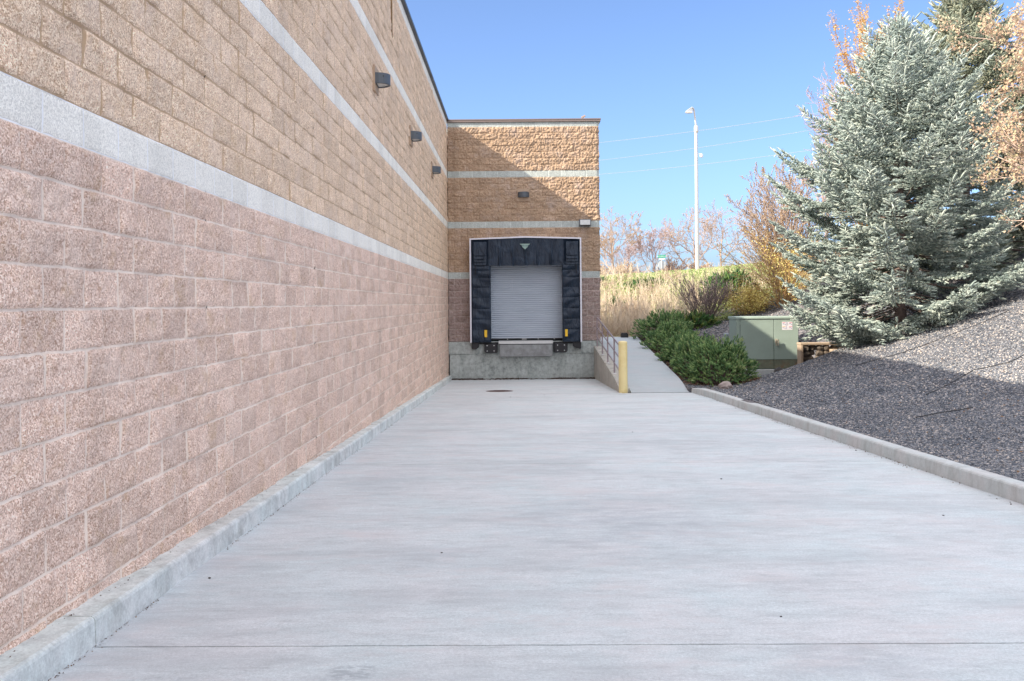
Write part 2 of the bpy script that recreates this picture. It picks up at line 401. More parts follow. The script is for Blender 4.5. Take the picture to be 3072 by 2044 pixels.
M['pebble'] = m_plain("dark_pebble_stone", (0.05, 0.045, 0.04), 0.8, 0, 0.3, 40)
M['bark'] = m_plain("grey_brown_bark", (0.17, 0.125, 0.11), 0.9, 0, 0.3, 9, 0.5)
M['barkp'] = m_plain("pale_pink_brown_bark", (0.40, 0.305, 0.25), 0.9, 0, 0.3, 5, 0.4)
M['barkv'] = m_plain("purplish_twig_bark", (0.40, 0.31, 0.31), 0.9, 0, 0.25, 5, 0.3)
M['barko'] = m_plain("orange_brown_twig_bark", (0.42, 0.26, 0.12), 0.9, 0, 0.25, 4, 0.3)
M['barkd'] = m_plain("dark_plum_twig_bark", (0.19, 0.145, 0.14), 0.9, 0, 0.35, 7, 0.3)
M['wire'] = m_plain("weathered_cable", (0.30, 0.32, 0.34), 0.5, 0.4)
M['hose'] = m_plain("black_drip_tubing", (0.02, 0.02, 0.022), 0.6)
M['spruce'] = m_leaf("blue_spruce_needles", [(0.1, (0.18, 0.23, 0.21)), (0.45, (0.35, 0.42, 0.39)), (0.8, (0.58, 0.63, 0.56))], 0.6)
M['spruce2'] = m_leaf("greener_spruce_needles", [(0.1, (0.14, 0.18, 0.15)), (0.45, (0.30, 0.34, 0.26)), (0.8, (0.52, 0.52, 0.39))], 0.6)
M['pine'] = m_leaf("mugo_pine_needles", [(0.1, (0.05, 0.11, 0.045)), (0.45, (0.12, 0.225, 0.08)), (0.75, (0.26, 0.38, 0.14)), (0.95, (0.46, 0.47, 0.24))], 0.55)
M['juni'] = m_leaf("juniper_needles", [(0.1, (0.02, 0.06, 0.02)), (0.6, (0.07, 0.16, 0.04)), (0.95, (0.25, 0.25, 0.06))], 0.6)
M['dry'] = m_leaf("dry_grass_straw", [(0.1, (0.42, 0.31, 0.23)), (0.5, (0.64, 0.52, 0.40)), (0.85, (0.82, 0.74, 0.60))], 0.8, 0.25)
M['ivy'] = m_leaf("ground_cover_leaves", [(0.1, (0.12, 0.19, 0.06)), (0.5, (0.28, 0.37, 0.13)), (0.85, (0.56, 0.56, 0.26))], 0.6, 0.3)
M['budo'] = m_leaf("orange_bud_leaves", [(0.1, (0.48, 0.28, 0.10)), (0.5, (0.66, 0.42, 0.16)), (0.9, (0.80, 0.60, 0.28))], 0.7, 0.3)
M['budp'] = m_leaf("pinkish_brown_buds", [(0.1, (0.36, 0.24, 0.16)), (0.5, (0.52, 0.37, 0.25)), (0.9, (0.66, 0.52, 0.34))], 0.7, 0.2)
M['budv'] = m_leaf("dull_mauve_buds", [(0.1, (0.38, 0.28, 0.28)), (0.6, (0.54, 0.42, 0.42)), (0.9, (0.66, 0.52, 0.45))], 0.7, 0.2)
M['yleaf'] = m_leaf("yellow_green_new_leaves", [(0.1, (0.50, 0.42, 0.13)), (0.5, (0.76, 0.64, 0.22)), (0.9, (0.88, 0.76, 0.32))], 0.6, 0.35)
M['bloss'] = m_leaf("tan_and_olive_new_leaves", [(0.05, (0.40, 0.26, 0.19)), (0.45, (0.60, 0.43, 0.31)), (0.7, (0.64, 0.53, 0.34)), (0.9, (0.54, 0.52, 0.29))], 0.6, 0.35)
M['chip'] = m_leaf("grey_shale_chips", [(0.05, (0.052, 0.06, 0.078)), (0.4, (0.132, 0.145, 0.17)), (0.7, (0.28, 0.28, 0.295)), (0.9, (0.63, 0.54, 0.47))], 0.85)
M['litter'] = m_leaf("dark_leaf_litter", [(0.1, (0.05, 0.028, 0.02)), (0.6, (0.12, 0.07, 0.045)), (0.9, (0.25, 0.15, 0.08))], 0.9)
M['thatch'] = m_leaf("brushwood", [(0.1, (0.34, 0.24, 0.20)), (0.5, (0.52, 0.38, 0.30)), (0.9, (0.68, 0.54, 0.40))], 0.9)

def m_seal():
    t = NT("dark_blue_vinyl_fabric"); o = t.obj()
    a = t.noise(t.mapping(o, scale=(1, 1, 1), rot=(0, R(35), 0)), 2.2, 4, 0.5, 1.2)
    b = t.noise(t.mapping(o, scale=(3.2, 1, 1), rot=(0, R(-40), 0)), 3.0, 3, 0.55, 0.8)
    c = t.ramp(a, [(0.3, (0.009, 0.017, 0.033)), (0.7, (0.022, 0.038, 0.066))])
    return t.fin(c, 0.42, t.bump(b, 0.9, 0.06, t.bump(a, 0.6, 0.05)), 0, 0.35)
M['seal'] = m_seal()
def m_door():
    t = NT("galvanised_door_slats"); o = t.obj()
    n = t.noise(t.mapping(o, scale=(0.4, 1, 3)), 3, 5, 0.6)
    c = t.ramp(n, [(0.3, (0.43, 0.49, 0.58)), (0.7, (0.52, 0.575, 0.66))])
    return t.fin(c, 0.45, t.bump(n, 0.1, 0.003), 0.1, 0.5)
M['door'] = m_door()
def m_tread():
    t = NT("worn_tread_plate"); o = t.obj(); s = t.sep(o)
    u = t.math('MULTIPLY', s[0], 1.0); v = s[2]
    a = t.math('SINE', t.math('MULTIPLY', t.math('ADD', u, v), 150.0)); b = t.math('SINE', t.math('MULTIPLY', t.math('SUBTRACT', u, v), 150.0))
    d = t.math('MULTIPLY', a, b)
    n = t.noise(o, 5, 5, 0.65)
    c = t.ramp(n, [(0.35, (0.30, 0.30, 0.31)), (0.62, (0.44, 0.46, 0.47))])
    c = t.mix(1.0, c, t.ramp(d, [(0.0, 0.60), (0.5, 1.0)]), 'MULTIPLY')
    return t.fin(c, 0.5, t.bump(d, 0.6, 0.004), 0.5, 0.5)
M['tread'] = m_tread()
def m_ground():
    t = NT("bank_soil_and_gravel"); o = t.obj()
    g = t.attr("gravel")
    vc = t.sep(t.voro(o, 30.0))[0]; n = t.noise(o, 12, 5, 0.7)
    gr = t.ramp(vc, [(0.0, (0.07, 0.07, 0.08)), (0.5, (0.15, 0.145, 0.16)), (1.0, (0.30, 0.27, 0.27))])
    so = t.ramp(t.noise(o, 1.3, 7, 0.7), [(0.3, (0.20, 0.16, 0.10)), (0.5, (0.33, 0.27, 0.17)), (0.7, (0.24, 0.26, 0.10))])
    c = t.mix(g, so, gr)
    c = t.mul(c, n, [(0.3, 0.8), (0.7, 1.15)])
    return t.fin(c, 0.95, t.bump(t.math('ADD', vc, n), 0.8, 0.03), 0, 0.2)
M['ground'] = m_ground()

# ------------------------------------------------------------------ terrain
SLOPE = 0.0328
def padz(y): return .08 - SLOPE * y
CP = np.array([
 *[(4.5,y_,.08-.0328*y_+.13) for y_ in (-15,0,4,8,12,16,20)],(4.7,22.5,-.56),
 (8.11,19.97,.23),(8.26,14.97,.13),(7,8,.25),(9.5,10,.85),(12,10,1.7),(8,0,.75),(12,0,1.9),(6.3,17,-.12),(6.3,12,.02),
 (11.7,21.2,1.45),(11.2,18,1.1),(14,15,2.4),(20,20,3.6),(20,0,3.8),(30,10,5),(12,-15,2.2),
 (5.1,22,-.57),(6.15,24,-.47),(7.4,24,-.10),(8.8,24.2,.38),(5.2,23.4,-.58),
 (6.6,26,-.74),(6.6,28.2,-.74),(8.2,26.2,-.55),(8.8,28.2,-.60),(7.7,27.0,-.72),(8.7,26.7,-.42),(9.3,26.4,-.1),(6.3,29.6,-.35),
 (4.4,24.2,-.46),(4.4,26,-.26),(4.4,28,-.06),(4.4,30,.14),(4.3,31.6,.31),(5.4,26,-.42),(5.4,28,-.2),(5.3,30,.12),
 (6.67,31,.40),(8.5,30.6,.55),(9.6,28.3,.38),(10.3,27.0,.6),(10.0,30,.8),
 (6.9,34,.78),(8.9,34,1.25),(6,36,1.15),(11.5,34,2.0),(9.9,23.5,.72),(13,27,2.1),(19,35,3.6),(16,30,3.0),(12,38,2.5),
 (1,32.2,.33),(3,32.2,.33),(5,32.3,.36),(4,34,.62),(4,36,1.05),(4,41,2.0),(4,46,2.42),(4,52,2.66),(7,41,2.1),(7,46,2.55),(5,75,3.05),(10,75,3.1),(15,75,3.2),(4,120,3.3),
 (9,40,2.2),(10,50,2.9),(16,50,3.5),(25,50,4.3),(30,75,3.6),(30,35,5),(30,120,4),(-10,34,.8),(-10,45,2.3),(-10,75,3.0),(-30,40,2),(-30,80,3.0),
 (-40,0,0.2),(60,0,7),(60,60,6),(0,300,5),(120,300,8),(-120,300,5),(-120,0,0),(120,0,8),(0,-60,1.5),(-120,-60,1),(120,-60,8)], float)
def _tp(r): return np.where(r > 1e-9, r * r * np.log(np.maximum(r, 1e-9)), 0.0)
_P = CP[:, :2] / 10.0
_D = np.sqrt(((_P[:, None] - _P[None]) ** 2).sum(-1))
_n = len(CP)
_A = np.zeros((_n + 3, _n + 3)); _A[:_n, :_n] = _tp(_D) + np.eye(_n) * 0.002; _A[:_n, _n] = 1; _A[:_n, _n + 1:] = _P
_A[_n, :_n] = 1; _A[_n + 1:, :_n] = _P.T
_w = np.linalg.solve(_A, np.concatenate([CP[:, 2], np.zeros(3)]))
def hz(x, y):
    x = np.asarray(x, float); y = np.asarray(y, float); sh = x.shape
    q = np.stack([x.ravel(), y.ravel()], -1) / 10.0
    out = np.zeros(len(q))
    for i in range(0, len(q), 20000):
        c = q[i:i + 20000]
        out[i:i + 20000] = _tp(np.sqrt(((c[:, None] - _P[None]) ** 2).sum(-1))) @ _w[:_n] + _w[_n] + c @ _w[_n + 1:]
    z = out.reshape(sh)
    amp = np.clip((y - 30) / 6, 0.40, 1.0)
    return z + (fbm(x * 0.8 + 50, y * 0.8 + 50, 4, 3) - 0.5) * 0.16 * amp
def H(x, y): return float(hz(np.array([x]), np.array([y]))[0])

def lines(*segs):
    out = []
    for a, b, st in segs: out += list(np.arange(a, b, st))
    out.append(segs[-1][1]); return np.array(sorted(set(np.round(out, 4))))
gx = lines((-400, -40, 60), (-40, -6, 4), (-6, 2, 0.5), (2, 4.16, 0.25), (4.18, 4.24, 0.055), (4.26, 4.3, .1), (4.335, 4.355, .02), (4.44, 12, 0.16), (12, 20, 0.4), (20, 40, 2), (40, 100, 10), (100, 500, 60))
gy = lines((-200, -20, 30), (-20, 5, 1.0), (5, 22.4, 0.2), (22.42, 22.95, 0.06), (23, 31.9, 0.2), (31.92, 32.1, 0.06), (32.2, 56, 0.25), (56, 100, 1.5), (100, 200, 10), (200, 900, 80))
GX, GY = np.meshgrid(gx, gy, indexing='ij')
GZ = hz(np.clip(GX, -120, 120), np.clip(GY, -60, 300))
under = ((GX < 4.345) & (GY < 22.5)) | ((GX < 4.20) & (GY < 31.93))
GZ = np.where(under, np.minimum(GZ, padz(np.clip(GY, -200, 30)) - 0.30), GZ)
V = np.stack([GX, GY, GZ], -1).reshape(-1, 3)
grav = 1 / (1 + np.exp(-(34.2 - GY + (GX - 6) * 0.35 + (fbm(GX, GY, 3, 9) - .5) * 5) * 1.2))
grav = np.where(GX < 4.2, 0.0, grav)
me = np_mesh("ground", V, grid_faces(len(gx), len(gy)), {"gravel": ('POINT', grav)})
tag(link("ground", me, M['ground'], smooth=True), kind="structure")

# ------------------------------------------------------------------ pavement: slabs with open joints
def footL(y): return -2.012
rs = random.Random(4)
mb = MB()
JO = [-16.0, -7.8, -1.7, 4.38, 10.44, 16.4, 22.42, 29.72]
for a, b in zip(JO[:-1], JO[1:]):
    xr = 4.36 if b < 23 else 2.60
    N = 70; xs = [-2.35 + (xr + 2.35) * i / N for i in range(N + 1)]
    gap = 0.0065 if abs(a - 4.38) < .1 or abs(b - 4.38) < .1 else 0.006
    tilt = lambda x: -(x + 2.0) * 0.013
    f = [(x, a + tilt(x) + gap * (1 + rs.uniform(-.5, .5) * 1.1)) for x in xs]
    g = [(x, b + tilt(x) - gap * (1 + rs.uniform(-.5, .5) * 1.1)) if b < 29 else (x, b) for x in xs]
    ny = 12
    vs = []; 
    for j in range(ny + 1):
        for p, q in zip(f, g):
            y = p[1] + (q[1] - p[1]) * j / ny; vs.append((p[0], y, padz(y)))
    o2 = len(vs)
    vs += [(p[0], p[1], padz(p[1]) - .12) for p in f] + [(q[0], q[1], padz(q[1]) - .12) for q in g]
    fs = [(j * (N + 1) + i, j * (N + 1) + i + 1, (j + 1) * (N + 1) + i + 1, (j + 1) * (N + 1) + i) for j in range(ny) for i in range(N)]
    fs += [(i, o2 + i, o2 + i + 1, i + 1) for i in range(N)]
    L0 = ny * (N + 1)
    fs += [(L0 + i, L0 + i + 1, o2 + N + 1 + i + 1, o2 + N + 1 + i) for i in range(N)]
    mb.raw(vs, fs)
tag(mb.build("pavement", M['pave']), kind="structure")

def sweep(mb, prof, ys, xf, zf):
    """prof: closed outline (dx, dz) swept along y"""
    n = len(prof); vs = []
    for y in ys: vs += [(xf(y) + p[0], y, zf(y) + p[1]) for p in prof]
    fs = [(i * n + k, i * n + (k + 1) % n, (i + 1) * n + (k + 1) % n, (i + 1) * n + k) for i in range(len(ys) - 1) for k in range(n)]
    fs += [tuple(range(n)), tuple((len(ys) - 1) * n + k for k in range(n))[::-1]]
    mb.raw(vs, fs)
mb = MB()
pl = [(-0.42, -0.2), (0.0, -0.2), (0.0, 0.005), (-0.004, 0.118), (-0.010, 0.132), (-0.024, 0.140), (-0.42, 0.146)]
J2 = [-16.0, -7.8, -1.7, 4.40, 10.46, 16.4, 22.42, 29.64]
def kerbR(y): return 4.245 + 0.0069 * (max(y, -4) - 7.7)
def wob(y): return 0.006 * math.sin(y * 1.7) + 0.004 * math.sin(y * 4.1 + 1)
for a, b in zip(J2[:-1], J2[1:]):
    sweep(mb, pl, list(np.linspace(a + .004, b - .004, 26)), lambda y: footL(y) + wob(y), lambda y: padz(y) + wob(y + 3) * .5)
mb.build("kerb", M['kerb'])
tag(bpy.data.objects["kerb"], kind="structure")
mb = MB()
pr = [(0, -0.25), (0.0, 0.005), (0.006, 0.125), (0.014, 0.138), (0.028, 0.145), (0.150, 0.147), (0.160, 0.140), (0.162, -0.25)]
J3 = [-16.0, -7.8, -1.7, 4.30, 10.45, 16.4, 22.35]
for a, b in zip(J3[:-1], J3[1:]):
    sweep(mb, pr, list(np.linspace(a + .003, b - .003, 26)), lambda y: kerbR(y) - max(0, y - 21.0) * 0.05 + wob(y) * .6, lambda y: padz(y) - (0.05 * max(0, y - 21.6)))
o = mb.build("kerb", M['kerb_r']); tag(o, kind="structure")

# walkway up beside the dock, and the low wall that carries its handrail
def walkz(y):
    return float(np.interp(y, [22.4, 23.6, 24.4, 31.9, 34], [-.652, -.43, -.35, .355, .38]))
mb = MB()
WJ = [22.43, 24.2, 25.97, 27.49, 29.01, 30.53, 31.9]
for a, b in zip(WJ[:-1], WJ[1:]):
    ys = list(np.linspace(a + .003, b - .003, 5))
    xe = lambda y: 4.235 if y > 22.95 else 4.235
    n = 4
    vs = []
    for y in ys: vs += [(2.83, y, walkz(y)), (xe(y), y, walkz(y)), (xe(y), y, walkz(y) - .2), (2.83, y, walkz(y) - .2)]
    fs = [(i * 4 + k, i * 4 + (k + 1) % 4, (i + 1) * 4 + (k + 1) % 4, (i + 1) * 4 + k) for i in range(4) for k in range(4)]
    fs += [(0, 1, 2, 3), (19, 18, 17, 16)]
    mb.raw(vs, fs)
o = mb.build("path", M['walk']); tag(o, kind="structure")
poly = [(22.62, -.56), (22.62, -1.1), (29.69, -1.3), (29.69, .150), (24.4, -.333), (23.6, -.41)]
o = MB().prism(poly, 'x', 2.56, 2.826).build("ramp_wall", M['wing'], None, 0.012)
tag(o, "low sloping concrete wall carrying the handrail beside the walkway", "low wall")

# ------------------------------------------------------------------ warehouse
ZT = 7.43
bld = empty("warehouse", (-2.1, 29.7, -0.9), "tan and pink split-face block warehouse with pale bands, filling the left side", "building")
def wallX(y): return -2.165 + 0.002 * y

def block_disp(u, z, u0, rough, und, seed, gain=1.0, base=0.011):
    row = np.floor((z - 0.32 + 2.032 + 20.32) / 0.2032).astype(int)
    off = np.where(row % 2 == 0, 0.2032, 0.0)
    k = np.floor((u - u0 + 40.64 + off) / 0.4064)
    fu = ((u - u0 + 40.64 + off) / 0.4064) % 1.0; fz = ((z - 0.32 + 22.352) / 0.2032) % 1.0
    band = np.zeros_like(z, bool)
    for a in (2.352, 3.977, 5.603): band |= (z > a) & (z < a + 0.2032)
    band |= z > 7.228
    hsh = _h(k, row, seed)
    du = np.minimum(fu, 1 - fu) * 0.4064; dz = np.minimum(fz, 1 - fz) * 0.2032
    edge = np.clip(np.minimum(du, dz) / 0.022, 0, 1) ** 0.6
    tilt = (_h(k, row, seed + 5) - .5) * (fu - .5) + (_h(k, row, seed + 6) - .5) * (fz - .5)
    n = fbm(u * 7 + hsh * 17, z * 9 + hsh * 31, 4, seed) - .5
    n2 = fbm(u * 26, z * 26, 3, seed + 9) - .5
    d = edge * (base + 0.014 * (hsh - .5) + 0.022 * tilt + 0.024 * n + rough * n2) * gain
    d = d + und * (fbm(u * 1.3, z * 1.7, 2, seed + 20) - .5)
    return np.where(band, 0.010 * gain * edge ** .3, d)

# side wall facing the yard: fine mesh near the camera, coarser far off
def side_strip(y0, y1, z0, z1, sy, sz):
    ny = max(2, int((y1 - y0) / sy) + 1); nz = int((z1 - z0) / sz) + 1
    Y, Z = np.meshgrid(np.linspace(y0, y1, ny), np.linspace(z0, z1, nz), indexing='ij')
    D = block_disp(Y, Z, 4.463, 0.016, 0.012, 11, 1.15)
    X = wallX(Y) - 0.02 + D
    return np.stack([X, Y, Z], -1).reshape(-1, 3), grid_faces(ny, nz)
Vs = []; Fs = []; o_ = 0
for seg in ((-16, 2.6, -.2, ZT, .2, .2), (2.6, 6.5, -.2, ZT, .014, .0145), (6.5, 10, -.5, ZT, .025, .022), (10, 29.72, -1.0, ZT, .05, .029)):
    v, f = side_strip(*seg); Vs.append(v); Fs.append(f + o_); o_ += len(v)
me = np_mesh("side_wall", np.concatenate(Vs), np.concatenate(Fs))
link("side_wall", me, M['wall_left'], bld, True, wc=True)

# wall facing the camera, with the door opening cut out
dx0, dx1, dz0, dz1 = -0.86, 1.66, 0.32, 2.95
xs = np.linspace(-2.10, 2.785, 245); zs = np.linspace(0.32, ZT, 350)
X, Z = np.meshgrid(xs, zs, indexing='ij')
D = block_disp(X, Z, 0.13, 0.055, 0.004, 41, 1.35, 0.016)
cx = (X[:-1, :-1] + X[1:, 1:]) / 2; cz = (Z[:-1, :-1] + Z[1:, 1:]) / 2
hole = (cx > dx0) & (cx < dx1) & (cz < dz1)
# round the outer arris so that the outline of the corner is broken like split stone
e = np.clip((X - 2.70) / 0.085, 0, 1)
Xd = X + e * (block_disp(np.full_like(X, 30.0), Z, 0.13, 0.03, 0.0, 77, 1.5) * 1.0 - 0.012)
V = np.stack([Xd, 29.735 - D + e * 0.03, Z], -1).reshape(-1, 3)
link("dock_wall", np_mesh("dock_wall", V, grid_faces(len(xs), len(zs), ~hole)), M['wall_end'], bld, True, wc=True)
ys = np.linspace(29.765, 30.9, 46)
Y, Z = np.meshgrid(ys, zs, indexing='ij')
e0 = np.clip((29.90 - Y) / 0.13, 0, 1)
D = block_disp(Y, Z, 0.13, 0.03, 0.0, 77, 1.5) * (1 - e0) + e0 * (block_disp(np.full_like(Y, 30.0), Z, 0.13, 0.03, 0.0, 77, 1.5))
V = np.stack([2.785 - 0.012 + D, Y, Z], -1).reshape(-1, 3)
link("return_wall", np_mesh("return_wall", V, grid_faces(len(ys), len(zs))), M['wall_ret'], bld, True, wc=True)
# hidden backs and the roof
mb = MB().box(-30, 2.70, 30.75, 30.9, -1.2, ZT - .05).box(-30, -2.6, -16, -15.8, -.6, ZT - .05).box(-30.2, -30, -16, 30.9, -.6, ZT - .05)
mb.build("rear_wall", M['wall_end'], bld, wc=True)
MB().box(-30, -2.32, -15.8, 30.75, 7.0, 7.12).box(-2.32, 2.6, 29.95, 30.75, 7.0, 7.12).build("roof", M['roof'], bld, wc=True)
# recess of the door
MB().box(dx0 - .02, dx0 + .0, 29.74, 30.2, .32, 2.97).box(dx1, dx1 + .02, 29.74, 30.2, .32, 2.97).box(dx0 - .02, dx1 + .02, 29.74, 30.2, dz1, dz1 + .02).box(dx0 - .02, dx1 + .02, 30.2, 30.25, .3, 3.0).build("door_recess", M['seam'], bld, wc=True)
# metal copings: a drip strip and the cap above it
def coping(name, mat, x0, x1, y0, y1):
    pass
mb = MB()
sweep(mb, [(-0.42, 0.0), (0.055, 0.0), (0.058, 0.05), (0.045, 0.056), (-0.42, 0.056)], list(np.linspace(-16, 29.70, 8)), wallX, lambda y: ZT + .008)
mb.build("coping", M['coping_l'], bld, wc=True)
mb = MB().box(-2.13, 2.845, 29.655, 31.0, 7.43, 7.47).box(-2.12, 2.835, 29.665, 30.98, 7.375, 7.43)
mb.build("coping", M['coping'], bld, 0.006, wc=True)
# concrete stem wall under the dock wall
mb = MB().box(-2.08, 2.62, 29.675, 29.95, -1.1, -.075)
mb.build("stem_wall", M['dockc'], bld, 0.01, wc=True)
mb = MB().box(-2.11, 2.80, 29.645, 29.95, -.075, .318).box(2.58, 2.80, 29.9, 30.9, -.8, .318)
mb.build("stem_cap", M['dockc'], bld, 0.012, wc=True)
# control joint and rust run high on the side wall
m_rust = m_plain("rust_run", (0.26, 0.17, 0.09), 0.95, 0, 0.3, 6)
def vjoint(y, z0, z1):
    b = MB()
    zz = np.arange(z0, z1, 0.1); rr = random.Random(int(y * 10))
    vs = []; 
    for z in zz:
        w = .004 + rr.uniform(-.001, .001); yy = y + rr.uniform(-.002, .002)
        vs += [(wallX(y) + .012, yy - w, z), (wallX(y) + .012, yy + w, z), (wallX(y) - .03, yy + w, z), (wallX(y) - .03, yy - w, z)]
    fs = [(i * 4 + k, i * 4 + (k + 1) % 4, i * 4 + 4 + (k + 1) % 4, i * 4 + 4 + k) for i in range(len(zz) - 1) for k in range(4)]
    return b.raw(vs, fs).build("control_joint", m_rust, bld, wc=True)
vjoint(16.45, 6.3, 7.4)

# roll-up door: ribbed slats, black bottom bar
door = empty("roller_door", (0.4, 30.0, 0.32), None, None)
door.parent = bld; door.matrix_parent_inverse = Matrix.Translation(bld.location).inverted()
for k in ("label", "category"): 
    if k in door: del door[k]
# the door is a part: one mesh with the slats, its bottom bar below it
bpy.data.objects.remove(door)
prof = []
z = 0.40; p = 0.0685
while z < 2.93:
    prof += [(30.030, z), (30.004, z + .008), (30.000, z + .030), (30.003, z + .054), (30.030, z + .0625), (30.036, z + .066)]
    z += p
vs = [(x, y, z_) for (y, z_) in prof for x in (dx0 + .005, dx1 - .005)]
fs = [(2 * i, 2 * i + 1, 2 * i + 3, 2 * i + 2) for i in range(len(prof) - 1)]
dr = MB().raw(vs, fs).build("roller_door", M['door'], bld, wc=True)
MB().box(dx0 + .01, dx1 - .01, 29.985, 30.03, .362, .40).build("bottom_bar", M['black'], dr)
for x, w in ((-.22, .02), (.78, .02), (1.30, .02), (.325, .075)): MB().box(x - w, x + w, 29.972, 29.985, .372, .393).build("catch", M['bolt'], dr)
MB().box(-.055, -.05, 29.990, 29.999, 1.95, 2.37).build("scratch_mark", M['white'], dr)
MB().box(-.10, -.095, 29.990, 29.999, 1.97, 2.2).build("scratch_mark", M['white'], dr)

# ------------------------------------------------------------------ dock shelter: frame, curtain and pads
sh = empty("dock_shelter", (0.38, 29.7, 0.30), "dark blue padded vinyl dock shelter framed in white around the roller door", "dock shelter")
def sheet(name, x0, x1, z0, z1, yf, nx, nz, mat, parent, thick=.03, top=None):
    X, Z = np.meshgrid(np.linspace(x0, x1, nx), np.linspace(0, 1, nz), indexing='ij')
    tz = np.full_like(X, z1) if top is None else top(X)
    Z = z0 + (tz - z0) * Z
    Y = yf(X, Z)
    V = np.stack([X, Y, Z], -1).reshape(-1, 3); n = len(V)
    F = grid_faces(nx, nz)
    B = V.copy(); B[:, 1] = np.maximum(B[:, 1] + thick, 29.6 + 0 * B[:, 1])
    Fb = F[:, ::-1] + n
    idx = np.arange(nx * nz).reshape(nx, nz)
    rim = np.concatenate([idx[:, 0], idx[-1, 1:], idx[-2::-1, -1], idx[0, -2:0:-1]])
    r2 = np.roll(rim, -1)
    Fr = np.stack([rim, rim + n, r2 + n, r2], -1)[:, ::-1]
    me = np_mesh(name, np.concatenate([V, B]), np.concatenate([F, Fb, Fr]))
    o = link(name, me, mat, parent, True, wc=True)
    return o
topz = lambda X: 3.575 + 0.055 * (1 - np.abs(X - .38) / 1.75)
YF = 29.40
def pleats(X, Z):
    y = np.full_like(X, YF)
    for px in (-.46, -.05, .38, .78, 1.19):
        d = X - px - 0.02 * np.sin(Z * 5 + px * 3)
        y -= 0.045 * np.exp(-(d / .022) ** 2) * np.clip((3.42 - Z) / .35, 0, 1)
        y += 0.012 * np.exp(-((d - .05) / .03) ** 2)
    y += 0.022 * np.sin((X - .38) * 6 + 6 * (Z - 3)) * np.clip(1 - np.abs(X - .38) / .5, 0, 1) * np.clip((Z - 2.9) / .4, 0, 1)
    y += 0.010 * (fbm(X * 5, Z * 3, 3, 5) - .5)
    return y
sheet("head_curtain", -.80, 1.60, 2.745, 3.6, pleats, 160, 60, M['seal'], sh, .04, topz)
def padf(side):
    def f(X, Z):
        y = np.full_like(X, YF + .02)
        zz = np.array([.30, .70, 1.04, 1.38, 1.72, 2.05, 2.37, 2.60, 2.80]); 
        q = np.zeros_like(Z)
        for a, b_ in zip(zz[:-1], zz[1:]):
            m_ = (Z >= a) & (Z < b_); t_ = (Z - a) / (b_ - a); q = np.where(m_, np.sin(np.pi * t_) ** .5, q)
        y -= 0.045 * q
        u = (X - X.min()) / (X.max() - X.min())
        diag = np.sin((u * 2.2 + side * (Z * 6.2)) * 1.9 + 2.0 * fbm(u * 2, Z * 3, 2, 8))
        y -= 0.028 * diag * q
        y -= 0.012 * (fbm(u * 5, Z * 7, 3, 6) - .5)
        y += 0.06 * np.clip((u - .93) / .07, 0, 1) ** 2 + 0.05 * np.clip((.05 - u) / .05, 0, 1)
        return y
    return f
pdl = sheet("side_pad", -1.345, -.735, .31, 2.76, padf(1), 46, 200, M['seal'], sh, .1)
pdr = sheet("side_pad", 1.545, 2.105, .31, 2.76, padf(-1), 46, 200, M['seal'], sh, .1)
# corner pockets of overlapping flaps
for s_, xa, xb in ((1, -1.34, -.80), (-1, 1.60, 2.11)):
    sheet("corner_panel", xa, xb, 2.745, 3.59, lambda X, Z: np.full_like(X, YF + .02), 6, 6, M['seal'], sh, .1, topz)
    for i, (za, zb) in enumerate(((2.765, 2.93), (2.86, 3.04), (2.96, 3.14), (3.07, 3.50))):
        a_, b_ = xa + .07, xb - .06
        r_ = .05
        poly = [(a_, zb), (a_, za + r_)] + [(a_ + r_ - r_ * math.cos(t * math.pi / 8), za + r_ - r_ * math.sin(t * math.pi / 8)) for t in range(1, 4)] + [(a_ + r_, za), (b_ - r_, za)] + [(b_ - r_ + r_ * math.sin(t * math.pi / 8), za + r_ - r_ * math.cos(t * math.pi / 8)) for t in range(1, 4)] + [(b_, za + r_), (b_, zb)]
        n = len(poly)
        bt = MB(); y0 = YF - .012 - .014 * i
        vs = [(p[0], y0 - .05 * max(0, 1 - (p[1] - za) / .12), p[1]) for p in poly] + [(p[0], YF + .015, p[1]) for p in poly]
        fs = [tuple(range(n)), tuple(range(n, 2 * n))[::-1]] + [(k, n + k, n + (k + 1) % n, (k + 1) % n) for k in range(n)]
        bt.raw(vs, fs).build("flap", M['seal'], sh, 0.006, wc=True)
# the box behind the fabric that stands the shelter off the wall
MB().box(-1.36, -1.30, YF + .06, 29.72, .30, 3.57).build("side_frame", M['seal'], sh, wc=True)
MB().box(2.06, 2.12, YF + .06, 29.72, .30, 3.57).build("side_frame", M['seal'], sh, wc=True)
MB().box(-1.36, 2.12, YF + .06, 29.72, 3.50, 3.57).build("top_frame", M['seal'], sh, wc=True)
for xa in (-1.402, 2.112):
    fr = MB(); fr.box(xa, xa + .048, YF - .03, YF + .07, .30, 3.60)
    fr.box(xa + (.0 if xa < 0 else .030), xa + (.018 if xa < 0 else .048), YF + .07, 29.70, .30, 3.60)
    fr.build("frame_post", M['white'], sh, .003, wc=True)
pts = [(-1.402, 3.575), (.38, 3.630), (2.16, 3.575), (2.16, 3.620), (.38, 3.678), (-1.402, 3.620)]
MB().prism(pts, 'y', YF - .032, 29.70).build("frame_head", M['white'], sh, .003, wc=True)
for par, x in ((pdl, -.905), (pdr, 1.655)):
    pass
MB().box(-.945, -.862, YF - .075, YF - .015, .475, .70).build("marker", M['yellow'], sh, .006, wc=True)
MB().box(1.618, 1.70, YF - .075, YF - .015, .48, .705).build("marker", M['yellow'], sh, .006, wc=True)
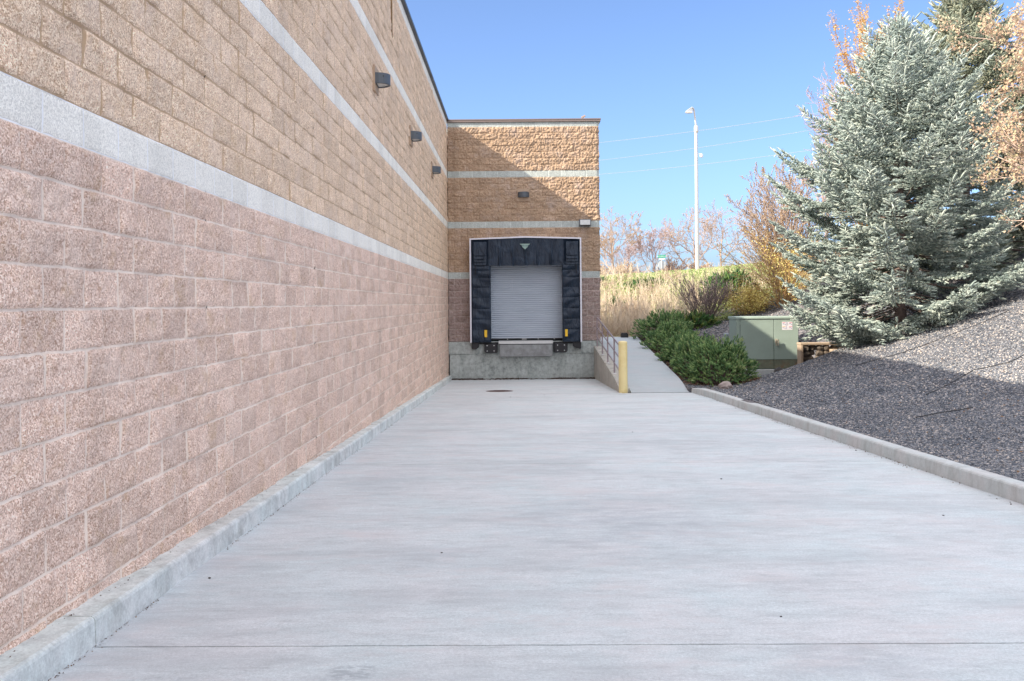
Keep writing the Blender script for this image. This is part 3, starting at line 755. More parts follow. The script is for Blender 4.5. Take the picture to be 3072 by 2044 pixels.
# short cords hanging under the pockets
MB().tube([(-1.20, YF - .06, 2.76), (-1.205, YF - .065, 2.6), (-1.21, YF - .06, 2.48)], .012, 6).build("cord", M['black'], sh, wc=True)
MB().tube([(1.985, YF - .06, 2.76), (1.99, YF - .065, 2.62), (1.995, YF - .06, 2.50)], .012, 6).build("cord", M['black'], sh, wc=True)
# triangular emblem
cx0, yl = .365, YF - .055
lg = MB().prism([(cx0 - .165, 3.435), (cx0 - .135, 3.405), (cx0 - .105, 3.395), (cx0 - .095, 3.345), (cx0 + .005, 3.255), (cx0 + .095, 3.345), (cx0 + .105, 3.395), (cx0 + .135, 3.405), (cx0 + .165, 3.435)], 'y', yl, yl + .05).build("emblem", M['logo'], sh, wc=True)
Mx = Matrix.Translation((cx0 + .003, yl - .003, 3.372)) @ Matrix.Rotation(R(90), 4, 'X')
tx = text_mesh("lettering", "KELLEY", .062, M['logod'], lg, Mx, .001)

# ------------------------------------------------------------------ dock leveller lip and bumpers
lv = empty("dock_leveller", (.37, 29.6, .2), "worn grey tread-plate dock lip hanging folded below the roller door", "dock leveller")
MB().box(-.50, 1.24, 29.52, 30.0, .322, .338).box(-.50, 1.24, 29.52, 29.56, .245, .322).build("sill_plate", M['galv'], lv, .004, wc=True)
MB().box(-.47, 1.215, 29.475, 29.50, -.125, .222).prism([(29.475, -.125), (29.50, -.125), (29.535, -.15), (29.53, -.165), (29.47, -.15)], 'x', -.47, 1.215).build("lip_plate", M['tread'], lv, .004, wc=True)
MB().tube([(-.48, 29.51, .233), (1.225, 29.51, .233)], .014, 8).build("hinge", M['black'], lv, wc=True)
MB().box(-.42, 1.16, 29.50, 29.66, -.10, .20).build("lip_bracket", M['black'], lv, wc=True)
MB().box(-1.30, -.52, 29.60, 29.66, .24, .30).build("support_angle", M['black'], lv, wc=True)
MB().box(1.26, 2.04, 29.60, 29.66, .24, .30).build("support_angle", M['black'], lv, wc=True)
def bumper(x0, x1, rside, lab):
    e_ = empty("dock_bumper", ((x0 + x1) / 2, 29.6, -.05), lab, "bumper", "rubber bumpers on the dock face")
    r_ = .07; z0, z1 = -.04, .255
    xo = x1 if rside else x0; s_ = -1 if rside else 1
    xi = x0 if rside else x1
    poly = [(xi, z1), (xo, z1), (xo, z0 + r_), (xo + s_ * r_ * .3, z0 + r_ * .3), (xo + s_ * r_, z0), (xi, z0)]
    MB().prism(poly, 'y', 29.47, 29.65).build("rubber_block", M['black'], e_, .008, wc=True)
    for bx in ((x0 + x1) / 2 - .11, (x0 + x1) / 2 + .11):
        for bz in (.03, .20): MB().tube([(bx, 29.462, bz), (bx, 29.475, bz)], .017, 8).build("bolt", M['bolt'], e_, wc=True)
    MB().box(xi - .03 if rside else xi + .012, xi - .012 if rside else xi + .03, 29.44, 29.65, -.02, .29).build("side_plate", M['black'], e_, wc=True)
    return e_
bumper(-.955, -.56, False, "black rubber dock bumper bolted left of the hanging lip plate")
bumper(1.28, 1.70, True, "black rubber dock bumper bolted right of the hanging lip plate")
for x, lab in ((-1.36, "black foam block under the bottom left end of the dock shelter"), (1.86, "black foam block under the bottom right end of the dock shelter")):
    o = MB().prism([(x, .298), (x + .24, .298), (x + .22, .14), (x + .12, .08), (x, .10)] if x < 0 else [(x, .298), (x + .27, .298), (x + .27, .08), (x + .12, .10), (x + .02, .16)], 'y', 29.46, 29.66).build("foam_block", M['black'], None, .01)
    tag(o, lab, "foam block", "foam blocks under the dock shelter")

# ------------------------------------------------------------------ wall lights
def wall_light(loc, rz, lab):
    """half-round downlight; local -Y is out from the wall"""
    e_ = empty("wall_light", loc, lab, "wall light", "half-round lights on the warehouse walls", rz)
    w, d, h = .185, .20, .165
    arc = [(w * math.cos(t), -d * math.sin(t)) for t in np.linspace(0, math.pi, 15)]
    n = len(arc)
    vs = [(x, y, h / 2) for x, y in arc] + [(x * .985, y * .985, -h / 2) for x, y in arc]
    vs += [(x * .80, y * .80, -h / 2) for x, y in arc] + [(x * .80, y * .80, -h / 2 + .02) for x, y in arc]
    fs = [tuple(range(n))]
    fs += [(i, i + n, i + n + 1, i + 1) for i in range(n - 1)]
    fs += [(i + n, i + 2 * n, i + 2 * n + 1, i + n + 1) for i in range(n - 1)]
    fs += [(i + 2 * n, i + 3 * n, i + 3 * n + 1, i + 2 * n + 1) for i in range(n - 1)]
    b = MB().raw(vs, fs); b.box(-w, w, 0, .02, -h / 2, h / 2)
    b.build("housing", M['fix'], e_, .004)
    vs = [(x * .79, y * .79, -h / 2 + .012) for x, y in arc]
    MB().raw(vs, [tuple(range(n))[::-1]]).build("lens", M['lens'], e_)
    MB().box(-.20, .20, .014, .06, -.20, .20).build("backplate", M['plate'], e_, .003)
    for t in (R(35), R(145)):
        b = MB().box(w * math.cos(t) * 1.0 - .012, w * math.cos(t) * 1.0 + .012, -d * math.sin(t) - .004, -d * math.sin(t) + .01, .02, .035)
        b.build("vent_slot", M['black'], e_)
    return e_
for y, lab in ((14.45, "half-round dark wall light on the side wall, nearest the camera"), (19.3, "half-round dark wall light on the side wall, middle of the three"), (24.2, "half-round dark wall light on the side wall, nearest the corner")):
    wall_light((wallX(y) + .035, y, 5.055), R(90), lab)
wall_light((.335, 29.675, 5.03), 0, "half-round dark wall light above the dock shelter on the dock wall")
fl = empty("floodlight", (2.30, 29.70, 4.12), "boxy dark-framed floodlight with frosted glass at the dock wall corner", "floodlight")
tilt = Matrix.Translation((0, -.02, .0)) @ Matrix.Rotation(R(-20), 4, 'X')
MB().prism([(0, .11), (-.16, .09), (-.20, -.10), (0, -.13)], 'x', -.185, .185).build("housing", M['fix'], fl, .008)
MB().prism([(-.166, .075), (-.176, .073), (-.208, -.085), (-.198, -.088)], 'x', -.16, .16).build("glass", M['lens'], fl)
MB().box(-.05, .05, 0, .05, -.06, .06).build("mounting_box", M['fix'], fl)
cm = empty("roof_camera", (2.34, 30.1, 7.47), "small pale camera on a short bracket on top of the dock wall", "camera")
MB().tube([(0, 0, 0), (0, 0, .15)], .018, 8).box(-.05, .05, -.05, .05, 0, .015).build("bracket", M['white'], cm)
MB().prism([(-.10, .13), (.02, .19), (.05, .15), (-.07, .085)], 'y', -.05, .05).build("camera_body", M['barkp'], cm, .004)

# ------------------------------------------------------------------ bollard, handrail, manhole
bo = empty("bollard", (2.65, 22.55, padz(22.5)), "pale yellow round bollard at the foot of the walkway handrail", "bollard")
MB().lathe([(.108, -.05), (.1085, .10), (.108, 1.215)], 32).build("sleeve", M['boll'], bo, 0, True)
MB().lathe([(.1095, 1.208), (.1095, 1.221), (.105, 1.239), (.088, 1.252), (.05, 1.260), (.001, 1.262)], 32).build("cap", M['boll'], bo, 0, True)
hr = empty("handrail", (2.64, 29.4, .15), "mauve painted three-rail handrail climbing along the low ramp wall", "handrail")
rz_ = lambda y: float(np.interp(y, [22.9, 24.4, 29.4], [-.50, -.345, .145]))
for py in (29.4, 27.68, 26.1, 24.4, 23.1):
    zb_ = rz_(py)
    MB().tube([(2.64, py, zb_), (2.64, py, zb_ + .93)], .021, 12).build("post", M['rail'], hr, 0, True, wc=True)
    if py < 29: MB().lathe([(.056, 0), (.056, .012), (.03, .02), (.022, .03)], 16, (2.64, py, zb_)).build("flange", M['galv'], hr, 0, True, wc=True)
for h_ in (.93, .62, .30):
    MB().tube([(2.64, 29.4, rz_(29.4) + h_), (2.64, 24.4, rz_(24.4) + h_), (2.64, 23.1, rz_(23.1) + h_)], .021 if h_ > .9 else .018, 12).build("rail", M['rail'], hr, 0, True, wc=True)
mh = empty("manhole_cover", (-.39, 23.57, padz(23.57)), "rusty round manhole cover set in the concrete near the dock", "manhole cover")
mh.rotation_euler = (-math.atan(SLOPE), 0, 0)
MB().lathe([(.30, -.02), (.30, .007), (.02, .009)], 40).build("lid", M['rust'], mh, 0)
MB().lathe([(.345, -.02), (.345, .005), (.308, .006), (.308, -.01)], 40).build("ring", M['rust'], mh, 0)
b = MB()
for i in range(-3, 4):
    w_ = math.sqrt(max(0, .27 ** 2 - (i * .075) ** 2)); MB().box(-w_, w_, i * .075 - .012, i * .075 + .012, .006, .013).build("tread_bar", M['rust'], mh)

# small loose stones and leaves on the concrete
PB = [(1.73, 13.6, "beyond the second slab joint"), (.70, 21.9, "far off, left of the bollard"), (-.1, 21.3, "just this side of the manhole cover"), (2.05, 9.2, "a little this side of the second slab joint"), (3.38, 7.3, "in the right foreground, well inside the kerb"), (1.36, 4.75, "largest in view, just beyond the nearest slab joint"), (-.50, 6.2, "left of centre on the foreground slab"), (.25, 26.3, "near the dock, beyond the manhole cover"), (-1.86, 5.6, "close to the kerb under the pink wall"), (4.17, 11.3, "against the right-hand kerb by its second joint")]
rr = random.Random(9)
for i, (x, y, w_) in enumerate(PB):
    s_ = rr.uniform(.006, .012)
    vs = []; b = MB()
    prof = [(s_ * .6, 0), (s_, s_ * .35), (s_ * .8, s_ * .8), (s_ * .3, s_ * 1.0)]
    b.lathe(prof, 7)
    b.v = [(v[0] * (1 + rr.uniform(-.25, .25)) * 1.3, v[1] * (1 + rr.uniform(-.25, .25)), v[2] * .8) for v in b.v]
    o = b.build("pebble", M['pebble']); o.location = (x, y, padz(y)); o.rotation_euler = (0, 0, rr.uniform(0, 6))
    tag(o, "tiny dark stone loose on the concrete, " + w_, "pebble", "loose stones on the concrete")

# ------------------------------------------------------------------ electrical cabinet and its slab
cz0 = -.555; cabx0, cabx1, caby = 6.85, 8.78, 28.5
slab = MB().box(cabx0 - .22, cabx1 + .16, caby - .22, caby + 1.4, cz0 - .35, cz0).build("concrete_slab", M['kerb_r'], None, .015)
tag(slab, "pale concrete slab under the green utility cabinet", "slab")
cb = empty("utility_cabinet", ((cabx0 + cabx1) / 2, caby, cz0), "sage green two-door electrical cabinet on a slab behind the pines", "cabinet")
W2 = (cabx1 - cabx0) / 2; HH = 1.625
MB().box(-W2 + .02, W2 - .02, .03, 1.0, .0, HH - .06).build("body", M['cab'], cb, .008)
MB().prism([(-.02, HH - .075), (-.02, HH - .03), (.0, HH), (1.04, HH + .0), (1.05, HH - .03), (1.05, HH - .075)], 'x', -W2 - .01, W2 + .01).build("lid", M['cab'], cb, .006)
MB().box(-W2 + .13, .19, .0, .03, .30, HH - .085).build("door", M['cab'], cb, .006)
MB().box(.203, W2 - .01, .0, .03, .30, HH - .085).build("door", M['cab'], cb, .006)
MB().box(-W2 + .005, -W2 + .118, .004, .04, .0, HH - .08).build("corner_post", M['cab'], cb, .006)
MB().box(-W2 + .13, .19, .004, .03, .02, .29).build("kick_panel", M['cabdirt'], cb, .006)
MB().box(.203, W2 - .01, .004, .03, .02, .29).build("kick_panel", M['cabdirt'], cb, .006)
MB().box(-W2 + .1, W2, .026, .05, .01, HH - .08).build("seam_gap", M['seam'], cb)
h = MB().box(.225, .30, -.018, .0, .80, .93).build("handle_plate", M['brass'], cb, .004)
MB().tube([(.25, -.02, .86), (.25, -.085, .86)], .018, 8).box(.225, .325, -.10, -.082, .88, .915).box(.295, .325, -.10, -.07, .72, .915).box(.24, .275, -.06, -.03, .72, .80).build("handle", M['brass'], cb, .003)
st = MB().box(.455, .775, -.004, .001, 1.205, 1.455).build("warning_sticker", M['stickw'], cb)
for q in ((.465, .555, 1.425, 1.440), (.665, .765, 1.425, 1.440), (.665, .765, 1.302, 1.318)): MB().box(q[0], q[1], -.0075, -.004, q[2], q[3]).build("red_print", M['stickr'], st)
MB().box(.465, .555, -.0075, -.004, 1.302, 1.318).build("orange_print", M['sticko'], st)
def _pr(x0, x1, z0, z1): MB().box(x0, x1, -.0075, -.004, z0, z1).build("printed_line", M['stickk'], st)
for z in (1.43, 1.40, 1.37, 1.345, 1.31, 1.28, 1.26, 1.24): _pr(.575, .575 + .02 + .05 * ((z * 97) % 1), z, z + .007)
for x, z in ((.55, 1.36), (.75, 1.36), (.545, 1.245), (.745, 1.245)): _pr(x - .010, x + .010, z, z + .022)
for z in (1.40, 1.385, 1.28, 1.262): _pr(.47, .52, z, z + .005); _pr(.67, .72, z, z + .005)
for z in (.42, 1.38): MB().tube([(-W2 + .124, -.006, z), (-W2 + .124, -.006, z + .09)], .010, 8).build("hinge", M['cab'], cb)
pb = empty("utility_pedestal", (6.87, 29.95, H(6.87, 29.95)), "small pale grey-green utility pedestal left of the green cabinet", "utility box")
pb.location.z = .02
MB().box(-.07, .07, -.06, .06, -.5, .42).build("post", M['signb'], pb, .01)
MB().box(-.08, .08, -.07, .07, .42, .50).build("cover", M['signb'], pb, .015)

# rubble retaining wall beside the cabinet
rw = empty("stone_retaining_wall", (8.9, 27.1, -.3), "low rubble stone wall with tan ledges right of the green cabinet", "stone wall")
def rock_mesh(b, c, s, rng, n=2):
    bm = bmesh.new(); bmesh.ops.create_icosphere(bm, subdivisions=n, radius=1)
    sd = rng.uniform(0, 100)
    from mathutils import noise as mn
    for v in bm.verts:
        k = 1 + .35 * mn.noise(v.co * 1.3 + Vector((sd, 0, 0))) + .18 * mn.noise(v.co * 3 + Vector((0, sd, 0)))
        v.co = Vector((v.co.x * s[0], v.co.y * s[1], v.co.z * s[2])) * k + Vector(c)
    b.raw([v.co for v in bm.verts], [tuple(q.index for q in f.verts) for f in bm.faces]); bm.free()
rr = random.Random(3)
for k in range(24):
    b = MB(); x = 8.50 + (k % 6) * .21 + rr.uniform(-.05, .05); z = -.30 + (k // 6) * .155
    rock_mesh(b, (x, 27.08 + rr.uniform(-.04, .04), z), (.12, .12, .095), rr)
    b.build("stone", M['rubble'], rw, wc=True)
for (x0, x1, z0_, z1_, y) in ((8.34, 9.75, .245, .32, 27.05), (8.34, 8.42, -.35, .245, 27.0), (9.20, 9.80, .05, .13, 26.85), (9.20, 9.28, -.2, .05, 26.85)):
    MB().box(x0, x1, y - .12, y + .25, z0_, z1_).build("ledge", M['ledge'], rw, .02, wc=True)

b = MB(); rock_mesh(b, (0, 0, .06), (.155, .12, .115), random.Random(5), 3)
o = b.build("boulder", M['rock'], None, 0, True); o.location = (5.10, 22.3, H(5.10, 22.3)); tag(o, "rounded pinkish boulder on the gravel in front of the nearest pine shrub", "rock")
b = MB(); rock_mesh(b, (0, 0, .05), (.15, .12, .12), random.Random(15), 1)
o = b.build("rock", M['rockd']); o.location = (7.22, 25.2, -.42); tag(o, "dark jagged rock on the gravel below the green cabinet", "rock")
bx = empty("bait_box", (3.79, 31.78, walkz(31.78)), "small black plastic box sitting at the top end of the walkway", "box")
MB().prism([(-.125, 0), (-.125, .10), (-.09, .15), (.09, .15), (.13, .10), (.13, 0)], 'y', -.09, .09).build("body", M['blackp'], bx, .012)
MB().box(-.10, .10, -.10, .10, .135, .155).build("lid", M['blackp'], bx, .008)

# drip tubing on the bank
def hose(pts, lab, r=.007):
    P = []
    for i in range(len(pts) - 1):
        for t in np.linspace(0, 1, 14, endpoint=(i == len(pts) - 2)):
            P.append((pts[i][0] * (1 - t) + pts[i + 1][0] * t, pts[i][1] * (1 - t) + pts[i + 1][1] * t))
    P = np.array(P); z = hz(P[:, 0], P[:, 1]) + .026
    o = MB().tube([(p[0], p[1], q) for p, q in zip(P, z)], r, 6).build("drip_hose", M['hose'], None, 0, True)
    tag(o, lab, "hose")
hose([(6.95, 15.6), (7.7, 16.3), (8.45, 17.0), (9.1, 16.9), (10.6, 17.8)], "long black drip hose crossing from shade into sun on the gravel bank")
hose([(5.6, 12.9), (6.2, 13.2), (6.6, 13.3)], "short black drip hose in the shaded gravel, nearest the kerb")
hose([(7.6, 20.6), (8.6, 20.4), (9.6, 20.6), (11.2, 20.9)], "black drip hose on the sunlit gravel just below the spruce")

# ------------------------------------------------------------------ fast scattering
RNG = np.random.default_rng(12)
def rotmats(dirs, roll, rng=None):
    """rotation matrices whose Z column is dirs"""
    d = dirs / np.linalg.norm(dirs, axis=1, keepdims=True)
    up = np.where(np.abs(d[:, 2:3]) > .95, np.array([[1., 0, 0]]), np.array([[0, 0, 1.]]))
    u = np.cross(up, d); u /= np.linalg.norm(u, axis=1, keepdims=True); w = np.cross(d, u)
    c = np.cos(roll)[:, None]; s = np.sin(roll)[:, None]
    a = u * c + w * s; b_ = -u * s + w * c
    return np.stack([a, b_, d], -1)
def scatter(name, tv, tf, pos, mats, scl, rnd, mat, parent=None, smooth=False, kind=None):
    tv = np.asarray(tv, float); tf = np.asarray(tf, int); N = len(pos)
    scl = np.asarray(scl, float)
    if scl.ndim == 1: scl = np.repeat(scl[:, None], 3, 1)
    P = np.einsum('nij,nkj->nki', mats, tv[None] * scl[:, None, :]) + pos[:, None, :]
    F = tf[None] + (np.arange(N) * len(tv))[:, None, None]
    me = np_mesh(name, P.reshape(-1, 3), F.reshape(-1, tf.shape[1]), {"rnd": ('FACE', np.repeat(rnd, len(tf)))})
    o = link(name, me, mat, parent, smooth)
    if kind: tag(o, kind=kind)
    return o
def segs_mesh(name, segs, n, mat, parent):
    """segs: array (N,8) p0 p1 r0 r1 -> open tubes"""
    S = np.asarray(segs, float); d = S[:, 3:6] - S[:, 0:3]
    L = np.linalg.norm(d, axis=1); S = S[L > 1e-5]; d = d[L > 1e-5]
    Rm = rotmats(d, np.zeros(len(S)))
    a = 2 * np.pi * np.arange(n) / n
    ring = np.stack([np.cos(a), np.sin(a), np.zeros(n)], -1)
    rr_ = np.einsum('nij,kj->nki', Rm, ring)
    V0 = S[:, None, 0:3] + rr_ * S[:, 6, None, None]; V1 = S[:, None, 3:6] + rr_ * S[:, 7, None, None]
    V = np.concatenate([V0, V1], 1)
    k = np.arange(n); f = np.stack([k, (k + 1) % n, (k + 1) % n + n, k + n], -1)
    F = f[None] + (np.arange(len(S)) * 2 * n)[:, None, None]
    return link(name, np_mesh(name, V.reshape(-1, 3), F.reshape(-1, 4)), mat, parent, True)

# templates: a needle brush (a shoot), a bud, a leaf, a blade, a chip
def brush(nn, length, rad, back, seed, width=.009, core=True):
    """needles all round a shoot lying along +Z, unit metres; every face a triangle"""
    r = random.Random(seed); v = []; f = []
    if core:
        for z, q in ((0, .30), (length * .5, .50), (length * .88, .30)):
            for k in range(4):
                a = k * math.pi / 2 + .4; v.append((rad * q * math.cos(a), rad * q * math.sin(a), z))
        v.append((0, 0, length))
        for i in range(2):
            for k in range(4):
                a, b_ = i * 4 + k, i * 4 + (k + 1) % 4; f += [(a, b_, b_ + 4), (a, b_ + 4, a + 4)]
        for k in range(4): f.append((8 + k, 8 + (k + 1) % 4, 12))
    for i in range(nn):
        z = length * (i + .5) / nn; a = i * 2.4 + r.uniform(-.3, .3); q = rad * r.uniform(.8, 1.15) * (1 - .25 * (z / length) ** 3)
        c, s_ = math.cos(a), math.sin(a); o_ = len(v)
        v += [(-s_ * width, c * width, z), (s_ * width, -c * width, z), (q * c, q * s_, z + back * q)]
        f.append((o_, o_ + 1, o_ + 2))
    return v, f
SH_V, SH_F = brush(30, 1.0, .19, 1.0, 1, .036)
PI_V, PI_F = brush(30, 1.0, .36, .8, 2, .045, True)
LEAF_V = [(0, -.5, 0), (.45, 0, .12), (0, .5, 0), (-.45, 0, .12)]; LEAF_F = [(0, 1, 2), (0, 2, 3)]
BLADE_V = [(-.5, 0, 0), (.5, 0, 0), (-.35, .12, .5), (.35, .12, .5), (0, .38, 1.0)]; BLADE_F = [(0, 1, 3), (0, 3, 2), (2, 3, 4)]
BUD_V = [(0, 0, 0), (.5, 0, .5), (-.25, .43, .5), (-.25, -.43, .5), (0, 0, 1)]; BUD_F = [(0, 2, 1), (0, 3, 2), (0, 1, 3), (4, 1, 2), (4, 2, 3), (4, 3, 1)]

# ------------------------------------------------------------------ spruces
def spruce(name, loc, Ht, Rad, seed, label, mat, zlow=.05, fac=1.0, shoot=.135, prof=([0, .06, .16, .39, .55, .66, .78, .9, 1], [.64, .84, .99, .98, .80, .63, .42, .19, .01])):
    rng = np.random.default_rng(seed); root = empty(name, loc, label, "tree", "blue spruces on the bank")
    MB().tube([(0, 0, -.3), (0, 0, Ht * .5), (.02, 0, Ht * .97)], [Rad * .05, Rad * .03, .012], 10).build("trunk", M['bark'], root, 0, True)
    segs = []; P = []; D = []; S = []
    z = Ht * zlow
    while z < Ht * .985:
        t = z / Ht
        L0 = Rad * float(np.interp(t, prof[0], prof[1])) + .05
        nb = int(round((10 if t < .7 else 8) * fac)) if t < .9 else 6
        a0 = rng.uniform(0, 6.28)
        for k in range(nb):
            az = a0 + k * 6.283 / nb + rng.uniform(-.25, .25); L = L0 * rng.uniform(.68, 1.10)
            if rng.random() < .05: L *= 1.2
            slope = (-.32 + .9 * t ** 1.1) + rng.uniform(-.10, .10)
            zb = z + rng.uniform(-.07, .07)
            n = max(4, int(L / .16)); out = np.array([math.cos(az), math.sin(az), 0.]); side = np.array([-out[1], out[0], 0.])
            wob_ = rng.uniform(-.12, .12)
            def pt(s):   # s 0..1
                r_ = L * s * .985
                return out * r_ + side * (wob_ * r_ * s) + np.array([0, 0, zb + r_ * slope + L * (.30 - .12 * t) * s * s * s - .10 * L * s * (1 - s)])
            pts = [pt(i / n) for i in range(n + 1)]
            for i in range(n):
                segs.append((*pts[i], *pts[i + 1], .020 * L / Rad * (1 - i / n) + .004, .020 * L / Rad * (1 - (i + 1) / n) + .003))
            # leader shoot at the tip
            P.append(pts[-1]); D.append(pts[-1] - pts[-2]); S.append(shoot * 1.35)
            s = max(.30, 1 - 1.75 / L) if L > 1 else .12
            step = .095 / L
            while s < 1:
                c = pt(s); dr = pt(min(1, s + .03)) - pt(s - .03); dr /= np.linalg.norm(dr)
                for sg in (-1, 1):
                    tl = min(.72, (1 - s) * L * .60 + .08) * rng.uniform(.7, 1.15)
                    dd = dr * .72 + side * sg * .80 + np.array([0, 0, rng.uniform(-.22, .16)]); dd /= np.linalg.norm(dd)
                    m = max(1, int(tl / .105))
                    p0 = c
                    for j in range(m):
                        p1 = p0 + dd * (tl / m) + np.array([0, 0, -.008 * j])
                        if j % 2 == 0 or m < 3: segs.append((*p0, *p1, .004, .003))
                        if m > 1:
                            for s2 in (-1, 1):
                                q = dd * .75 + np.cross(dd, np.array([0, 0, 1.])) * s2 * .7 + np.array([0, 0, rng.uniform(-.35, .25)])
                                P.append(p0 + dd * .03); D.append(q); S.append(shoot * rng.uniform(.6, 1.0))
                        p0 = p1
                    P.append(p0 - dd * shoot * .5); D.append(dd + np.array([0, 0, .08])); S.append(shoot * rng.uniform(.85, 1.25))
                # a shoot standing up on the spine, another hanging under it
                P.append(c); D.append(dr + np.array([0, 0, rng.uniform(.2, .9)]) + side * rng.uniform(-.4, .4)); S.append(shoot * rng.uniform(.6, 1.))
                if rng.random() < .8:
                    P.append(c); D.append(dr * .4 + np.array([0, 0, -rng.uniform(.5, 1.1)]) + side * rng.uniform(-.5, .5)); S.append(shoot * rng.uniform(.6, 1.1))
                s += step
        z += (.30 if t < .6 else .225) * (Ht / 7) ** .5
    for k in range(6):
        P.append(np.array([0, 0, Ht * .955 + k * .09])); D.append(np.array([rng.uniform(-.25, .25), rng.uniform(-.25, .25), 1.])); S.append(.20)
    P = np.array(P); D = np.array(D); S = np.array(S); n = len(P)
    segs_mesh("limb", segs, 4, M['bark'], root)
    scl = np.stack([S * 1.15, S * 1.15, S], -1)
    cr = scatter("crown", SH_V, SH_F, P, rotmats(D, rng.uniform(0, 6.28, n)), scl, rng.random(n), mat, root)
    print(name, "shoots", n)
    return root
spruce("spruce", (9.88, 23.6, H(9.88, 23.6) - .15), 8.15, 3.15, 5, "broad silvery blue spruce beside the green cabinet, the nearer and lower one", M['spruce'], .03, 1.0, .16)
spruce("spruce", (13.45, 27.5, H(13.45, 27.5) - .1), 9.3, 3.9, 8, "taller greener spruce behind at right, its tip at the top of the photo", M['spruce2'], .04, .9, .18, ([0, .06, .2, .4, .6, .8, .92, 1], [.8, .96, 1.0, .84, .54, .27, .12, .02]))

# ------------------------------------------------------------------ leafless and budding trees
def grow(rng, spec, p, d, L, r, lvl, segs, tips):
    n, wander, up, kids, ratio, a0, a1, start = spec[lvl]
    step = L / n; pos = [p.copy()]; dirs = []
    for i in range(n):
        d = d + rng.normal(0, wander, 3) + np.array([0, 0, up]); d = d / np.linalg.norm(d)
        q = p + d * step; ra = r * (1 - .75 * i / n); rb = r * (1 - .75 * (i + 1) / n)
        segs.append((*p, *q, ra, rb)); p = q; pos.append(p.copy()); dirs.append(d.copy())
    last = lvl == len(spec) - 1
    if lvl >= len(spec) - 2:
        for i in range(n): tips.append((pos[i + 1], dirs[i]))
    if last: return
    for k in range(kids):
        f = start + (1 - start) * (k + rng.uniform(.1, .9)) / kids
        i = min(n - 1, int(f * n)); t = f * n - i
        b_ = pos[i] * (1 - t) + pos[i + 1] * t
        az = k * 2.4 + rng.uniform(-.6, .6); an = rng.uniform(a0, a1)
        dd = dirs[i]; u = np.cross(dd, [0.3, .9, .1]); u /= np.linalg.norm(u); w_ = np.cross(dd, u)
        nd = dd * math.cos(an) + (u * math.cos(az) + w_ * math.sin(az)) * math.sin(an)
        grow(rng, spec, b_, nd, L * ratio * rng.uniform(.75, 1.15) * (1.1 - .45 * f), r * (1 - .72 * f) * .62 + .0015, lvl + 1, segs, tips)
def bare_tree(name, loc, Ht, spec, seed, label, bark, bud, budsize, group=None, stems=1, lean=.12, r0=.07, nside=5, budkeep=1.0, cat="tree", budv=(BUD_V, BUD_F), jit=.0, trunk_part=True, budname="bud", fan=None, per=1, minr=0.0):
    rng = np.random.default_rng(seed); root = empty(name, loc, label, cat, group)
    segs = []; tips = []
    for s in range(stems):
        if fan is not None:
            az = s * 2.399 + rng.uniform(-.3, .3); t = fan * math.sqrt((s + .6) / stems); d = np.array([math.cos(az) * math.sin(t), math.sin(az) * math.sin(t), math.cos(t)])
            p = np.array([math.cos(az) * .10, math.sin(az) * .10, -.08])
        else:
            d = np.array([rng.uniform(-lean, lean), rng.uniform(-lean, lean), 1.]); p = np.array([0, 0, -.15])
        grow(rng, spec, p, d / np.linalg.norm(d), Ht * (rng.uniform(.72, 1.0) if stems > 1 else 1), r0, 0, segs, tips)
    S = np.array(segs)
    if minr: S[:, 6:8] = np.maximum(S[:, 6:8], minr)
    if trunk_part and stems == 1:
        n0 = spec[0][0]
        segs_mesh("trunk", S[:n0], 8, bark, root); segs_mesh("branches", S[n0:], 4, bark, root)
    else:
        segs_mesh("branches", S, 4, bark, root)
    if bud is not None:
        P = np.array([t[0] for t in tips]); D = np.array([t[1] for t in tips])
        if per > 1: P = np.repeat(P, per, 0); D = np.repeat(D, per, 0)
        keep = rng.random(len(P)) < budkeep; P = P[keep]; D = D[keep]; n = len(P)
        P = P + rng.normal(0, jit, P.shape)
        D = D + rng.normal(0, .6, D.shape)
        scatter(budname, budv[0], budv[1], P, rotmats(D, rng.uniform(0, 6.28, n)), budsize * rng.uniform(.6, 1.3, n), rng.random(n), bud, root, kind="stuff")
    print(name, len(S), "segments", len(tips), "tips")
    return root
# spec rows: segments, wander, upward pull, children, length ratio, angle min, max, start
OPEN = [(7, .09, .02, 8, .86, .5, 1.05, .22), (7, .13, .03, 7, .58, .4, .95, .2), (5, .16, .05, 5, .52, .4, .9, .15), (4, .16, .08, 3, .55, .3, .8, .2), (3, .12, .1, 0, 0, 0, 0, 0)]
def ground_at(x, y, dz=-.05): return (x, y, H(x, y) + dz)
grp = "leafless trees beyond the road crest"
bare_tree("bare_tree", ground_at(8.4, 76), 4.03, OPEN, 21, "leafless tree with rusty buds, nearest the warehouse corner", M['barkp'], M['budp'], .075, grp, r0=.12, lean=.2, minr=.010, budkeep=.6)
bare_tree("bare_tree", ground_at(12.4, 79), 3.58, OPEN, 22, "leafless greyish tree directly behind the street sign", M['barkv'], M['budv'], .07, grp, r0=.10, lean=.5, minr=.010, budkeep=.35)
bare_tree("bare_tree", ground_at(15.6, 80), 4.59, OPEN, 23, "leafless tree with a leaning trunk just left of the lamp post", M['barkp'], M['budp'], .07, grp, r0=.12, lean=.45, minr=.010, budkeep=.5)
bare_tree("bare_tree", ground_at(19.2, 84), 5.04, OPEN, 24, "leafless pale tree just right of the lamp post", M['barkp'], M['budv'], .07, grp, r0=.12, lean=.2, minr=.010, budkeep=.35)
bare_tree("bare_tree", ground_at(10.4, 84), 2.91, OPEN, 25, "low leafless tree filling the gap left of the street sign", M['barkv'], M['budv'], .07, grp, r0=.08, lean=.4, minr=.010, budkeep=.35)
